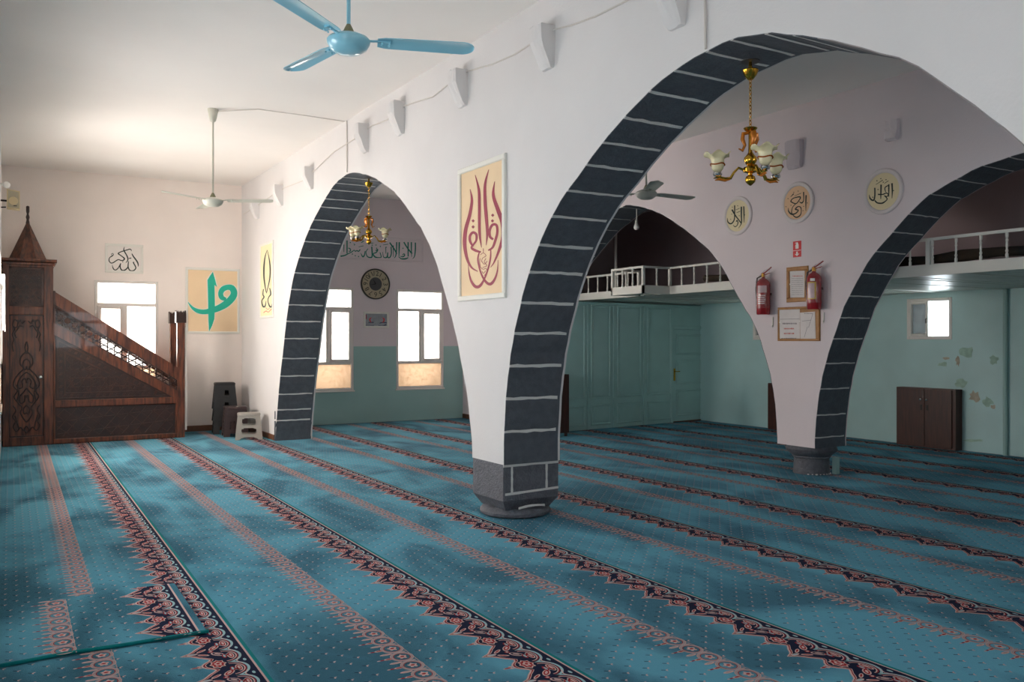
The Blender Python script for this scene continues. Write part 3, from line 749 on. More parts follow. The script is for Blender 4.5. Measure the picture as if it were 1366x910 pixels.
# ------------------------------------------------------------------ chandeliers
def chandelier(x,y,ztop,zb,lab,angs):
    t=thing('chandelier',lab,'chandelier',(x,y,zb),'brass chandeliers under the arches'); P=lambda r,a,z:Vector((x+r*math.cos(a),y+r*math.sin(a),z))
    c=Vector((x,y,0))
    G().lathe([(.06,-.004),(.062,0)],c+Vector((0,0,ztop)),20).make('ceiling_plate',dark_metal,t)
    G().lathe([(.012,-.12),(.02,-.115),(.04,-.09),(.052,-.06),(.05,-.055),(.015,-.05),(.008,0)],c+Vector((0,0,ztop)),24).make('canopy',brass,t,True)
    g=G(); z0=zb+.37; z1=ztop-.115; n=int((z1-z0)/.024)
    for i in range(n):
        zc=lerp(z0,z1,(i+.5)/n); r=.0085; h=(z1-z0)/n*.62; pts=[]
        for k in range(9):
            a=2*math.pi*k/8; d=r*math.cos(a); q=h*math.sin(a)
            pts.append(c+Vector((d if i%2 else 0,0 if i%2 else d,zc+q)))
        g.tube(pts,.0026,5,cap=False)
    g.make('chain',brass,t,True)
    G().lathe([(.004,.0),(.012,.006),(.03,.022),(.034,.04),(.028,.058),(.012,.07),(.014,.078),(.045,.088),(.05,.105),(.042,.118),(.018,.126),(.03,.14),(.042,.16),(.04,.18),(.022,.2),(.013,.215),(.012,.34),(.035,.355),(.045,.368),(.042,.372),(.01,.378)],Vector((x,y,zb)),28).make('stem',brass,t,True)
    for a in angs:
        up=G().tube([P(.012,a,zb+.34),P(.045,a,zb+.335),P(.05,a,zb+.30),P(.035,a,zb+.26),P(.05,a,zb+.225),P(.075,a,zb+.24)],[.014,.02,.02,.015,.014,.005],8,flat=.7)
        up.make('scroll_leaf',amber,t,True)
        arm=G().tube([P(.035,a,zb+.1),P(.075,a,zb+.115),P(.105,a,zb+.085),P(.125,a,zb+.05),P(.16,a,zb+.048),P(.20,a,zb+.058),P(.235,a,zb+.05)],[.012,.013,.012,.015,.012,.012,.004],8,flat=.7).make('arm',brass,t,True)
        G().tube([P(.128,a,zb+.042),P(.16,a,zb+.036),P(.20,a,zb+.044),P(.225,a,zb+.038)],[.004,.009,.009,.003],8).make('arm_leaf',amber,arm,True)
        q=P(.208,a,zb+.06)
        G().lathe([(.01,0),(.026,.006),(.03,.016),(.024,.03),(.02,.034)],q,20).make('shade_cup',chrome,arm,True)
        # tulip shade with wavy rim
        prof=[(.02,.03),(.036,.05),(.042,.08),(.042,.105),(.048,.122),(.068,.138),(.082,.144)]; n=30; vs=[]
        for i,(r,z) in enumerate(prof):
            for j in range(n):
                b=2*math.pi*j/n; wv=max(0,i-3)/3
                vs.append(q+Vector(((r+.008*wv*math.cos(5*b))*math.cos(b),(r+.008*wv*math.cos(5*b))*math.sin(b),z+.014*wv*math.sin(5*b))))
        k=len(prof); fs=[[i*n+j,i*n+(j+1)%n,(i+1)*n+(j+1)%n,(i+1)*n+j] for i in range(k-1) for j in range(n)]
        s=G().add(vs,fs).make('lamp_shade',shade_g,arm,True,fix=False); md=s.modifiers.new('thick','SOLIDIFY'); md.thickness=.003
        band=[q+Vector((.0445*math.cos(2*math.pi*j/24),.0445*math.sin(2*math.pi*j/24),.078+.004*math.sin(3*2*math.pi*j/24))) for j in range(25)]
        G().tube(band,.005,6,cap=False).make('shade_band',shade_rim,arm,True)
        G().ball(q+Vector((0,0,.125)),.03,14,0,1.2).make('bulb',bulb_m,arm,True)
    return t
def arch_pt(px,py,c): 
    p=FA.at(px,py,-c); return p
q=arch_pt(1001,74,.30); chandelier(q.x,q.y,3.40,2.60,'brass chandelier with three cream glass shades hanging in the near arch',[math.radians(a)-YAW for a in (176,-80,24)])
q=arch_pt(492,238,.30); chandelier(q.x,q.y,q.z,q.z-.86,'small distant brass chandelier hanging in the far pointed arch',[math.radians(a)-YAW for a in (10,200,235)])

# ------------------------------------------------------------------ wall panels with lettering
def quad_panel(fr,px):  # outer rectangle from four measured corners (averaged to a true rectangle)
    h=[fr.hit(*p) for p in px]; a=[x for x,_ in h]; z=[y for _,y in h]
    lo=min(a); hi=max(a); a0=(sorted(a)[0]+sorted(a)[1])/2; a1=(sorted(a)[2]+sorted(a)[3])/2
    zz=sorted(z); return a0,a1,(zz[0]+zz[1])/2,(zz[2]+zz[3])/2
def framed(name,fr,rect,lab,cat,mb,mf,fw=.035,th=.02,inset=.006,grp=None):
    a0,a1,z0,z1=rect
    t=thing(name,lab,cat,fr.p((a0+a1)/2,z0,0),grp)
    G().fbox(fr,a0+fw*.6,a1-fw*.6,z0+fw*.6,z1-fw*.6,0.001,inset+.004).make('board',mb,t)
    g=G()
    for r in ((a0,a1,z0,z0+fw),(a0,a1,z1-fw,z1),(a0,a0+fw,z0+fw,z1-fw),(a1-fw,a1,z0+fw,z1-fw)): g.fbox(fr,*r,.001,th,bev=.008)
    g.make('frame',mf,t); return t,inset+.006
r=quad_panel(FA,[(612,228),(676,204),(677,398),(615,402)])
t,c=framed('framed_calligraphy',FA,r,'tall white framed cream panel with burgundy tulip shaped calligraphy between the arches','wall panel',cream_paper,white_frame,.05,.03)
S=[[(112,258,3),(122,320,14),(110,400,18),(88,480,20),(82,560,20),(95,640,16),(120,690,10),(155,712,4)],[(140,180,3),(160,260,14),(163,340,16),(163,430,16),(165,510,14),(175,580,3)],
[(215,150,3),(195,230,14),(195,330,18),(202,420,18),(207,500,14),(200,568,3)],[(248,215,3),(240,290,16),(265,370,22),(290,440,24),(293,520,20),(270,600,14),(245,660,8),(225,690,3)],
[(128,575,10),(112,545,14),(112,515,14),(128,497,14),(146,508,14),(146,540,12),(132,562,10),(120,582,12),(145,598,14),(172,605,8)],
[(165,600,6),(155,640,9),(162,690,9),(180,740,10),(205,775,14),(228,780,16),(250,750,12),(263,705,7),(266,650,2)],[(226,590,6),(224,640,9),(212,695,9),(190,755,10),(165,793,16),(140,795,16),(118,765,12),(106,720,7),(102,675,2)],
[(240,535,12),(222,520,14),(220,485,14),(236,455,14),(258,458,14),(262,498,14),(250,545,14),(236,580,12),(212,596,8)]]
th=[[(170,620,3),(185,610,3),(200,625,3),(180,640,3),(175,660,3)],[(200,640,3),(190,660,3),(205,680,3),(180,690,3)],[(170,690,3),(185,700,3),(200,695,3),(205,715,3),(190,735,3)],[(176,655,3),(190,672,3),(207,655,3)],[(178,712,3),(186,722,3),(198,708,3)],[(168,640,3),(165,665,3),(170,690,3)],[(185,585,4),(185,610,3)]]
G().strokes(FA,S,(600,190),4.136,c).dots(FA,[(128,433),(128,466),(236,402),(235,433)],(600,190),4.136,c,9).strokes(FA,th,(600,190),4.136,c).make('lettering',burgundy,t)
r=quad_panel(FA,[(347.5,326),(365,321),(365,423),(348,426)])
t,c=framed('framed_calligraphy',FA,r,'narrow cream panel with dark leaf shaped calligraphy left of the far pier','wall panel',cream_paper2,white_frame,.04)
S=[[(115,165,3),(95,230,9),(85,320,14),(85,420,13),(95,500,10),(105,560,6)],[(115,165,3),(130,230,8),(142,320,12),(140,420,11),(125,500,8),(108,570,6)],
[(80,530,8),(75,580,10),(85,605,12),(65,640,10),(75,690,14),(95,690,12),(105,640,4)],[(138,520,8),(148,575,12),(130,605,10),(122,640,8),(138,690,13),(158,690,14),(165,630,5)]]
g=G().strokes(FA,S,(340,310),7,c); g.make('lettering',dark_ink,t)
G().strokes(FA,[[(80,752,7),(105,735,8),(125,745,6),(155,715,8)],[(100,700,4),(120,720,6),(140,705,4)]],(340,310),7,c).make('red_lettering',salmon,t)
r=quad_panel(FB,[(247,357.5),(320,358),(319.5,446),(247.5,445)])
t,c=framed('framed_calligraphy',FB,r,'square white framed peach panel with large turquoise letter beside the pulpit','wall panel',cream_paper,white_frame,.045)
al=[(335,215),(368,160),(400,115),(425,200),(450,300),(420,275),(425,530),(418,690),(390,770),(355,840),(347,700),(341,400)]
wv=[[(95,480,4),(150,550,30),(220,592,52),(300,602,58),(380,585,65),(460,560,75),(560,505,85),(635,430,85),(658,370,80),(632,315,75),(580,303,64),(520,328,66),(495,380,62),(512,430,58),(560,448,36)]]
def px_poly(g,fr,pts,org,sc_,c,th_=.002,grow=0):
    cx=sum(p[0] for p in pts)/len(pts); cy=sum(p[1] for p in pts)/len(pts)
    g.poly(fr,[fr.hit(org[0]+(cx+(x-cx)*(1+grow*2))/sc_,org[1]+(cy+(y-cy)*(1+grow*.5))/sc_,c) for x,y in pts],c-th_,c)
g=G().strokes(FB,wv,(240,350),9.1,c,0,8); px_poly(g,FB,al,(240,350),9.1,c,.002,.1); g.make('lettering_outline',white_frame,t)
g=G().strokes(FB,wv,(240,350),9.1,c+.002); px_poly(g,FB,al,(240,350),9.1,c+.0025); g.make('lettering',teal_paint,t)
r=quad_panel(FB,[(140,325.5),(191,326),(191,365),(140,364)])
t,c=framed('framed_calligraphy',FB,r,'small white panel with thin dark calligraphy above the window behind the pulpit','wall panel',white_board,white_frame,.04)
S=[[(835,335,22),(870,400,30),(930,480,34),(975,550,34),(990,610,26),(985,655,8)],[(870,535,34),(885,580,28),(920,640),(930,690),(890,740),(830,755),(780,735),(755,690),(745,640,20)],
[(755,520,20),(745,600,28),(740,660,30),(700,710),(640,745),(590,735),(560,690),(550,640),(560,575,30)],[(570,570,20),(530,640,24),(500,690),(450,730),(410,725),(375,680),(358,605,8)],[(765,452,20),(820,442,26)],
[(655,170,10),(640,220,22),(645,265,30),(690,340,28),(730,420,32),(740,470,30),(720,525,22),(685,555,8)],
[(825,275,8),(815,240,22),(780,228,24),(720,245),(640,268),(550,300),(505,335,30),(560,375,24),(620,420,28),(655,460,34),(620,500,28),(570,500,24),(510,480),(450,510),(390,550),(340,565),(300,540),(280,490),(300,430,20),(360,390,26),(388,355,18),(365,328,14),(338,350,12),(355,382,12)]]
G().strokes(FB,S,(130,320),18.2,c).dots(FB,[(615,535)],(130,320),18.2,c,16).make('lettering',dark_ink,t)
# banner
r=(FB.hit(440,330)[0],FB.hit(564.5,330)[0],FB.hit(520,348.5)[1],FB.hit(520,317)[1])
t,c=framed('framed_banner',FB,r,'long lilac banner with green calligraphy above the wall clock','wall panel',lilac_wall,lilac_wall,.03,.014,.003)
S=[[(1130,215,16),(1130,300),(1120,380,12),(1095,415,4)],[(1082,210,16),(1082,300,14),(1085,390,6)],[(1042,210,16),(1042,330,14),(1043,385,14)],[(990,210,16),(1040,290,16),(1090,350,18)],
[(970,372,6),(990,352,12),(1000,372,14),(975,388,14),(945,380,6)],[(935,393,8),(960,412,14),(1010,412,18),(1045,398,10)],[(935,210,18),(933,300,16),(930,400,6)],[(903,210,16),(900,320,14),(890,380,12),(870,405,4)],[(818,215,16),(870,290,16),(905,352,14)],[(862,250,12),(862,390,6)],
[(835,265,14),(838,350,14),(820,395,14),(795,392,12),(795,335,12),(785,392,16),(745,392,10),(733,330,6)],[(770,270,10),(772,350,8)],
[(700,335,10),(715,390,12),(685,398,10),(640,390,18),(618,352,12),(655,335,14),(672,300,16),(645,315,8)],[(600,265,16),(605,380,16),(580,397,14),(545,382,12),(530,330,10),(555,290,8)],[(520,318,10),(510,370,14),(490,387,16),(468,345,6)],
[(460,298,12),(440,322,14),(420,312,12),(402,322,12),(385,308,10),(360,328,12),(320,348,12),(270,372,16),(220,382,18)],[(315,282,10),(338,292,14),(340,318,12),(318,322,8)],[(300,190,16),(300,280,16),(300,348,14)],[(262,240,12),(262,330,8)],
[(740,244,6),(800,235,8)],[(440,268,6),(500,255,8)],[(560,228,6),(620,220,8)],[(470,218,6),(490,205,12),(508,193,5)],[(380,230,8),(395,240,10),(385,250,6)]]
G().strokes(FB,S,(430,300),9.107,c).dots(FB,[(340,215),(605,247),(652,246),(705,262),(760,210),(365,355),(400,375),(440,385),(775,272),(660,285),(980,285)],(430,300),9.107,c,9).make('lettering',green_ink,t)
# round plaques
def plaque(cx,cy,ro,ri,lab,m,S,D,org,scale):
    a,z=FD.hit(cx,cy); k=FD.hit(cx,cy-ro)[1]-z; k2=k*ri/ro
    t=thing('round_plaque',lab,'plaque',FD.p(a,z-k,0),'round calligraphy plaques on the inner wall')
    n=48; prof=[(k,-.004),(k,.012),(k*.965,.022),(k*.9,.024),(k2*1.03,.018),(k2,.009)]
    G().lathe(prof,FD.p(a,z,0),n,ax=FD.n).make('plaster_ring',ring_m,t,True)
    G().lathe([(k2*1.01,.006),(k2*1.0,.0105)],FD.p(a,z,0),n,ax=FD.n).make('disc',m,t)
    G().strokes(FD,S,org,scale,.0125).dots(FD,D,org,scale,.0125,9).make('lettering',dark_ink,t)
plaque(984.5,288,25.9,20.7,'leftmost of three round plaques, cream with dark calligraphy',cream_disc,
[[(450,285,22),(455,440,20),(455,590,8)],[(405,290,26),(405,450,24),(405,600,18),(350,695,5)],[(230,345,28),(290,450,24),(350,530,20),(400,595,20)],[(280,265,22),(280,400,20),(275,520,20),(240,590,22),(195,608,26),(152,570,20),(145,500,5)],
[(310,572,16),(325,545,16),(342,585,18),(325,640,14),(285,665,16),(250,630,5)],[(300,352,8),(370,320,10)],[(315,405,8),(385,375,10)]],[(335,275),(235,300),(365,460),(205,525),(465,445),(225,430)],(960,255),14)
plaque(1064,270.5,27.7,22,'middle round plaque with tan centre and dark calligraphy, above the red sign',tan_disc,
[[(525,330,24),(520,450,20),(520,600,8)],[(480,275,22),(480,420,14),(445,465,24),(405,440,6)],[(255,440,20),(300,385,16),(420,360,22),(405,415,16),(345,478,18),(255,440,20)],[(345,480,12),(290,540,12),(272,620,16),(285,665,20)],
[(215,550,5),(222,610,20),(270,660,26),(340,648,22),(390,592,18),(340,575,26),(380,530,18),(430,542,18),(440,610,14),(420,680,18),(350,715,22),(285,665,12)],[(320,345,6),(440,295,9)],[(255,360,8),(310,305,20)]],
[(310,280),(385,260),(545,465),(480,525),(175,530),(210,390),(260,505),(470,600)],(1035,235),13)
plaque(1178.5,255.5,30.6,24.5,'rightmost and largest looking round plaque, cream with dark calligraphy',cream_disc,
[[(480,315,24),(485,420,20),(480,530,8)],[(435,330,20),(435,420,18),(435,510,8)],[(430,345,14),(380,380,14),(390,440,12)],[(325,335,22),(322,450,20),(320,540,10)],[(235,380,20),(235,500,20),(215,560,22),(170,535,20),(155,480,6)],
[(280,475,20),(350,475,16),(400,455,16),(430,480,16),(405,505,14),(372,492,12),(408,530,16),(400,560,14),(340,600,22),(270,595,20),(235,560,20)],[(250,335,6),(350,270,9)],[(370,320,6),(430,280,9)]],
[(265,280),(320,250),(395,265),(500,420),(280,405),(205,515),(355,300)],(1145,215),10.7)

# ------------------------------------------------------------------ wall clock and small picture on the far wall
def text_mesh(name,body,size,loc,fr,m,parent,rot=0,ext=.0006):
    cu=bpy.data.curves.new(name,'FONT'); cu.body=body; cu.size=size; cu.align_x='CENTER'; cu.align_y='CENTER'; cu.extrude=ext
    o=bpy.data.objects.new('tmp',cu); COL.objects.link(o)
    me=bpy.data.meshes.new_from_object(o.evaluated_get(bpy.context.evaluated_depsgraph_get())); bpy.data.objects.remove(o)
    ur=fr.u if fr.u.cross(fr.v).dot(fr.n)>0 else -fr.u
    x=ur*math.cos(rot)+fr.v*math.sin(rot); y=-ur*math.sin(rot)+fr.v*math.cos(rot)
    g=G(); g.add([Vector(loc)+x*v.co.x+y*v.co.y+fr.n*v.co.z for v in me.vertices],[list(p.vertices) for p in me.polygons])
    return g.make(name,m,parent)
a,z=FB.hit(500.5,379); k=FB.hit(500.5,358.5)[1]-z
t=thing('wall_clock','round wall clock with cream numeral ring and dark rim between the windows','clock',FB.p(a,z-k,0))
G().lathe([(k,.001),(k,.03),(k*.96,.038),(k*.92,.034),(k*.91,.02)],FB.p(a,z,0),56,ax=FB.n).make('rim',clock_rim,t,True)
G().lathe([(k*.915,.01),(k*.915,.022)],FB.p(a,z,0),56,ax=FB.n).make('dial',clock_face,t)
G().lathe([(k*.43,.02),(k*.43,.025)],FB.p(a,z,0),40,ax=FB.n).make('dial_centre',clock_core,t)
for h in range(1,13):
    b=math.radians(90-30*h); text_mesh('numeral',str(h),k*.44,FB.p(a+k*.67*math.cos(b),z+k*.67*math.sin(b),.0245),FB,clock_rim,t,b-math.pi/2)
for L,b,w,nm_ in ((.40,math.radians(120),.02,'hour_hand'),(.42,math.radians(190),.016,'minute_hand')):
    dx,dz=math.cos(b),math.sin(b)
    G().poly(FB,[(a-dz*w*.7,z+dx*w*.7),(a+dx*k*L,z+dz*k*L),(a+dz*w*.7,z-dx*w*.7)],.0265,.029).make(nm_,black_pl,t)
r=(FB.hit(485,426)[0],FB.hit(518.5,426)[0],FB.hit(500,437.5)[1],FB.hit(500,416)[1])
t,c=framed('framed_picture',FB,r,'small white framed grey picture with two red crescents under the clock','picture',pic_grey,white_frame,.04)
for st in ([(235,715,4),(212,735,14),(222,768,12),(238,772,4)],[(362,715,4),(385,735,14),(378,768,12),(358,772,4)]): G().strokes(FB,[st],(470,345),9.1,c).make('red_crescent',red_sign,t)
for st in ([(160,815,14),(215,818,18),(262,812,10)],[(318,815,14),(370,822,18),(410,800,10)],[(195,775,10),(260,775,12)],[(330,785,8),(370,775,12),(420,780,10)]): G().strokes(FB,[st],(470,345),9.1,c).make('dark_shape',pic_blue,t)
G().strokes(FB,[[(168,680,12),(168,735,14)]],(470,345),9.1,c).make('dark_edge',burgundy,t)

# ------------------------------------------------------------------ inner wall: sign, notice boards, extinguishers
r=quad_panel(FD,[(1058,322.5),(1069,321),(1069,342.5),(1058.5,343.5)])
t=thing('fire_sign','small red and white fire extinguisher sign above the notice boards','sign',FD.p((r[0]+r[1])/2,r[2],0))
G().fbox(FD,r[0],r[1],r[2],r[3],.001,.005).make('sign_plate',red_sign,t)
am=(r[0]+r[1])/2; hh=r[3]-r[2]; ww=r[1]-r[0]; zz=lambda q:r[2]+hh*q
g=G(); g.fbox(FD,r[0],r[1],zz(.40),zz(.43),.005,.0065)
g.poly(FD,[(am-.022,zz(.52)),(am+.022,zz(.52)),(am+.024,zz(.76)),(am+.01,zz(.82)),(am+.012,zz(.88)),(am+.03,zz(.86)),(am+.03,zz(.9)),(am-.01,zz(.93)),(am-.024,zz(.76))],.005,.0065)
g.poly(FD,[(am-.012,zz(.34)),(am+.012,zz(.34)),(am+.012,zz(.2)),(am+.035,zz(.2)),(am,zz(.06)),(am-.035,zz(.2)),(am-.012,zz(.2))],.005,.0065)
g.make('sign_symbol',white_sign,t)
def textline(g,fr,x0,x1,y,h,org,scale,c,n=None):
    n=n or int((x1-x0)/9); x=x0
    while x<x1:
        w=R.uniform(3,9); g.strokes(fr,[[(x,y,h),(min(x+w,x1),y+R.uniform(-1,1),h*R.uniform(.6,1.1))]],org,scale,c,th=.0006); x+=w+R.uniform(1.5,4)
r=quad_panel(FD,[(1050,356.5),(1079,355),(1078.5,402.5),(1050,403.5)])
t,c=framed('notice_board',FD,r,'smaller oak framed notice between the two fire extinguishers','notice board',cork,cork,.05)
OS=((1010,330),7.0)
p=[FD.hit(OS[0][0]+x/7,OS[0][1]+y/7,c) for x,y in ((305,222),(445,218),(440,468),(310,470))]
G().poly(FD,p,c-.002,c+.001).make('paper_sheet',paper,t)
g=G(); textline(g,FD,330,425,268,9,*OS,c+.0016); g.make('red_print',ink_red,t)
g=G()
for y in (292,310,328,348,366,384,402,420,440): textline(g,FD,322,428,y,3.5,*OS,c+.0016)
g.make('grey_print',ink_grey,t)
g=G().dots(FD,[(305,345),(447,340),(322,485),(437,484)],*OS,c+.002,9); g.make('paper_clip',white_sign,t)
r=quad_panel(FD,[(1038,410.5),(1094.5,408),(1094.5,454),(1038.5,456)])
t,c=framed('notice_board',FD,r,'larger oak framed notice board with two white papers, below the extinguishers','notice board',cork,cork,.03)
p=[FD.hit(OS[0][0]+x/7,OS[0][1]+y/7,c) for x,y in ((208,575),(398,565),(400,860),(212,868))]
G().poly(FD,p,c-.002,c+.001).make('paper_sheet',paper,t)
p=[FD.hit(OS[0][0]+x/7,OS[0][1]+y/7,c) for x,y in ((402,610),(540,600),(548,855),(405,866))]
G().poly(FD,p,c-.002,c+.003).make('paper_sheet',paper,t)
for y in (760,805):
    g=G(); textline(g,FD,250,345,y,13,*OS,c+.0016); g.make('red_print',ink_red,t)
g=G(); textline(g,FD,238,370,712,14,*OS,c+.0016); textline(g,FD,225,365,852,12,*OS,c+.0016); textline(g,FD,440,520,618,5,*OS,c+.0036)
g.strokes(FD,[[(215,672,3),(395,668,3)],[(420,690,2),(500,680,3)],[(520,620,3),(480,750,3)],[(470,740,3),(440,840,2)]],*OS,c+.0036); g.make('grey_print',ink_grey,t)
G().dots(FD,[(212,700),(395,690),(392,860)],*OS,c+.002,8).make('paper_clip',white_sign,t)
def extinguisher(x0,x1,yt,yb,lab,flip):
    a=(FD.hit(x0,400)[0]+FD.hit(x1,400)[0])/2; zb=FD.hit((x0+x1)/2,yb)[1]; zt=FD.hit((x0+x1)/2,yt)[1]
    h=zt-zb; r=.082; c=.012+r; b=FD.p(a,zb,c)
    t=thing('fire_extinguisher',lab,'fire extinguisher',FD.p(a,zb,c),'fire extinguishers on the inner wall')
    hb=h*.74
    G().lathe([(r*.9,0),(r,.012),(r,hb*.86),(r*.92,hb*.93),(r*.6,hb),(.022,hb+.02),(.02,hb+.05)],b,28).make('cylinder',ext_red,t,True)
    G().lathe([(.024,hb+.03),(.024,hb+.07),(.014,hb+.08)],b,16).make('valve',brass,t,True)
    s=1
    g=G(); g.tube([b+Vector((0,.02,hb+.075)),b+Vector((0,-.03,hb+.085)),b+Vector((0,-.13,h-.01))],[.012,.012,.009],8,flat=.6)
    g.tube([b+Vector((0,.02,hb+.06)),b+Vector((0,-.04,hb+.06)),b+Vector((0,-.11,hb+.075))],[.010,.010,.007],8,flat=.6); g.make('lever',ext_red,t,True)
    g=G(); g.tube([b+Vector((0,.02,hb+.05)),b+Vector((-.03,.07,hb+.02)),b+Vector((-.02,.1,hb*.75)),b+Vector((-.01,.098,hb*.35)),b+Vector((0,.092,hb*.18))],.010,8); g.make('hose',black_pl,t,True)
    def sticker(nm_,a0,a1,z0,z1,m,rr=1.006):
        n=14; g=G()
        for i in range(n):
            p=[lerp(a0,a1,i/n),lerp(a0,a1,(i+1)/n)]
            q=[b+Vector((r*rr*math.cos(w),r*rr*math.sin(w),0)) for w in p]
            g.quad(q[0]+Vector((0,0,z0)),q[1]+Vector((0,0,z0)),q[1]+Vector((0,0,z1)),q[0]+Vector((0,0,z1)))
        return g.make(nm_,m,t,fix=False)
    cen=math.atan2(-b.y,-b.x)    # towards the hall
    if not flip:
        sticker('label',cen-.9,cen+.5,hb*.62,hb*.82,ext_label); 
        for k in range(5): sticker('label_line',cen-.8,cen+R.uniform(.1,.5),hb*(.3+.055*k),hb*(.3+.055*k)+.014,ext_label)
    else:
        sticker('label',cen-.55,cen+.1,hb*.86-.03,hb*.86,white_sign); sticker('yellow_label',cen-1.0,cen+.25,hb*.28,hb*.76,ext_yellow); sticker('label',cen-.92,cen+.05,hb*.31,hb*.73,ext_label,1.012)
    # clear bag gathered over the top
    bg_=G(); n=26; vs=[]
    pr_=[(1.06,hb*.18,0),(1.08,hb*.6,0),(1.07,hb*.95,0),(.72,hb+.05,-.02),(.4,h*.93,-.06),(.16,h-.015,-.11),(.05,h,-.125)]
    for q_,z_,dy in pr_:
        for j in range(n):
            a_=2*math.pi*j/n; w_=1+.05*math.sin(5*a_+z_*20); vs.append(b+Vector((r*q_*w_*math.cos(a_),r*q_*w_*math.sin(a_)+dy,z_)))
    bg_.add(vs,[[i*n+j,i*n+(j+1)%n,(i+1)*n+(j+1)%n,(i+1)*n+j] for i in range(len(pr_)-1) for j in range(n)]); bg_.make('clear_plastic_bag',film,t,True,fix=False)
    G().fbox(FD,a-.05,a+.05,zb+hb*.55,zb+hb*.62,.001,.014).make('wall_bracket',dark_metal,t)
    return t
extinguisher(1015,1036,357,420,'left red fire extinguisher with a faded white label on the inner wall',False)
extinguisher(1083,1104,349,413,'right red fire extinguisher with a yellow edged label on the inner wall',True)
for x,y0,y1,l in ((1031.5,423,436,'small white wall hook under the left extinguisher'),(1099.5,417,430,'small white wall hook under the right extinguisher')):
    a,z1=FD.hit(x,y0); _,z0=FD.hit(x,y1)
    G().tube([FD.p(a,z1,.006),FD.p(a,z0+.02,.008),FD.p(a-.005,z0,.02),FD.p(a-.012,z0+.012,.028)],.008,8).make('wall_hook',white_paint,label=l,cat='hook',group='white hooks under the extinguishers')

# ------------------------------------------------------------------ partition with panels and door
p_up=2.31; pl_=FP.hit(748,480)[0]-.5; pr_=FP.hit(942,480)[0]
door0,door1=FP.hit(897,480)[0],FP.hit(939.5,480)[0]; dz1=FP.hit(920,439)[1]
part=G(); part.fbox(FP,pl_,door0,0,p_up,-.06,0); part.fbox(FP,door1,pr_+.12,0,p_up,-.06,0); part.fbox(FP,door0,door1,dz1,p_up,-.06,0)
part=part.make('wall_partition',teal_wood,kind='structure')
def moulded(par,fr,a0,a1,z0,z1,c=0,w=.035,nm_='panel_moulding'):
    g=G()
    for q in ((a0,a1,z0,z0+w),(a0,a1,z1-w,z1),(a0,a0+w,z0+w,z1-w),(a1-w,a1,z0+w,z1-w)): g.fbox(fr,*q,c,c+.02,bev=.012)
    g.fbox(fr,a0+w*1.5,a1-w*1.5,z0+w*1.5,z1-w*1.5,c,c+.008,bev=.006)
    g.make(nm_,teal_wood,par)
zU0=FP.hit(840,529)[1]; zL1=FP.hit(840,537)[1]; zL0=.07
for x0,x1 in ((748,780),(788,814),(823,855),(863,895)):
    a0,a1=FP.hit(x0,480)[0],FP.hit(x1,480)[0]
    moulded(part,FP,a0,a1,zU0,2.27); moulded(part,FP,a0,a1,zL0,zL1)
g=G()
for x in (784,818.5,859): 
    a=FP.hit(x,480)[0]; g.fbox(FP,a-.02,a+.02,0,p_up,0,.018,bev=.008)
g.make('batten',teal_wood,part)
G().fbox(FP,pl_,pr_,p_up-.05,p_up,0,.03,bev=.01).make('cornice',teal_wood,part)
dr=thing('door_1',None,None,FP.p((door0+door1)/2,0,0),kind='structure')
G().fbox(FP,door0+.01,door1-.01,.02,dz1-.01,-.05,-.006).make('door_leaf',teal_wood,dr)
g=G(); fw=.06
for q in ((door0-fw,door0+.006,0,dz1+fw),(door1-.006,door1+fw*.6,0,dz1+fw),(door0,door1,dz1-.006,dz1+fw)): g.fbox(FP,*q,-.02,.025,bev=.008)
g.make('door_frame',teal_wood,dr)
hz=dz1
for z0,z1 in ((.12,.64),(.74,1.22),(1.32,dz1-.1)): moulded(dr,FP,door0+.12,door1-.1,z0,z1,-.006,.03,'door_panel')
a=door0+.06; g=G(); g.fbox(FP,a-.02,a+.02,.82,1.06,-.006,.004); g.tube([FP.p(a,1.0,0),FP.p(a,1.0,.05),FP.p(a+.1,1.0,.05)],.009,8); g.make('door_handle',brass,dr,True)
G().fbox(FP,door0,door1,0,.02,-.06,.02).make('door_sill',base_wood,dr)

# ------------------------------------------------------------------ balcony
XM=8.76; ZB0=2.32; ZB1=2.43
bal=thing('balcony','white balcony with plank underside running along the right wall behind the inner arches','balcony',(XM,9,ZB0))
g=G(); g.box((XM,1.5,ZB0+.03),(XE-.002,YB-.01,ZB1)); g.make('floor_slab',white_paint,bal)
Y0=FD.hit(0,0)
J0,J1,XJ=10.23,10.99,8.24
g=G(); g.box((XJ,J0,ZB0+.03),(XM,J1,ZB1)); g.make('bay_floor',white_paint,bal)
y=1.5; k=0
g=G(); pr=random.Random(3)
while y<YB-.02:
    y1=min(y+.14,YB-.02); d=pr.choice([0,0,0,.006,.012]); e=.0
    g.fbox(Fr((XM+.02,0,ZB0+.03),(0,1,0),(0,0,-1),(1,0,0)),y+.004,y1-.004,0,XE-XM-.03,0,.012+d,bev=.006); y=y1
g.make('plank_cladding',lambri,bal)
def fascia(p,q,nm_='fascia'):
    d=(q-p); l=d.length; f=Fr(p,d,(d.y,-d.x,0)); gg=G(); gg.fbox(f,-.02,l+.02,ZB0,ZB1+.012,-.02,.02,bev=.006); gg.make(nm_,white_paint,bal)
route=[Vector((XM,1.5,0)),Vector((XM,J0,0)),Vector((XJ,J0,0)),Vector((XJ,J1,0)),Vector((XM,J1,0)),Vector((XM,YB-.03,0))]
rail=thing('railing','white painted balcony railing with turned balusters','railing',(XM,9,ZB1+.012))
ZR=2.735
nb=0
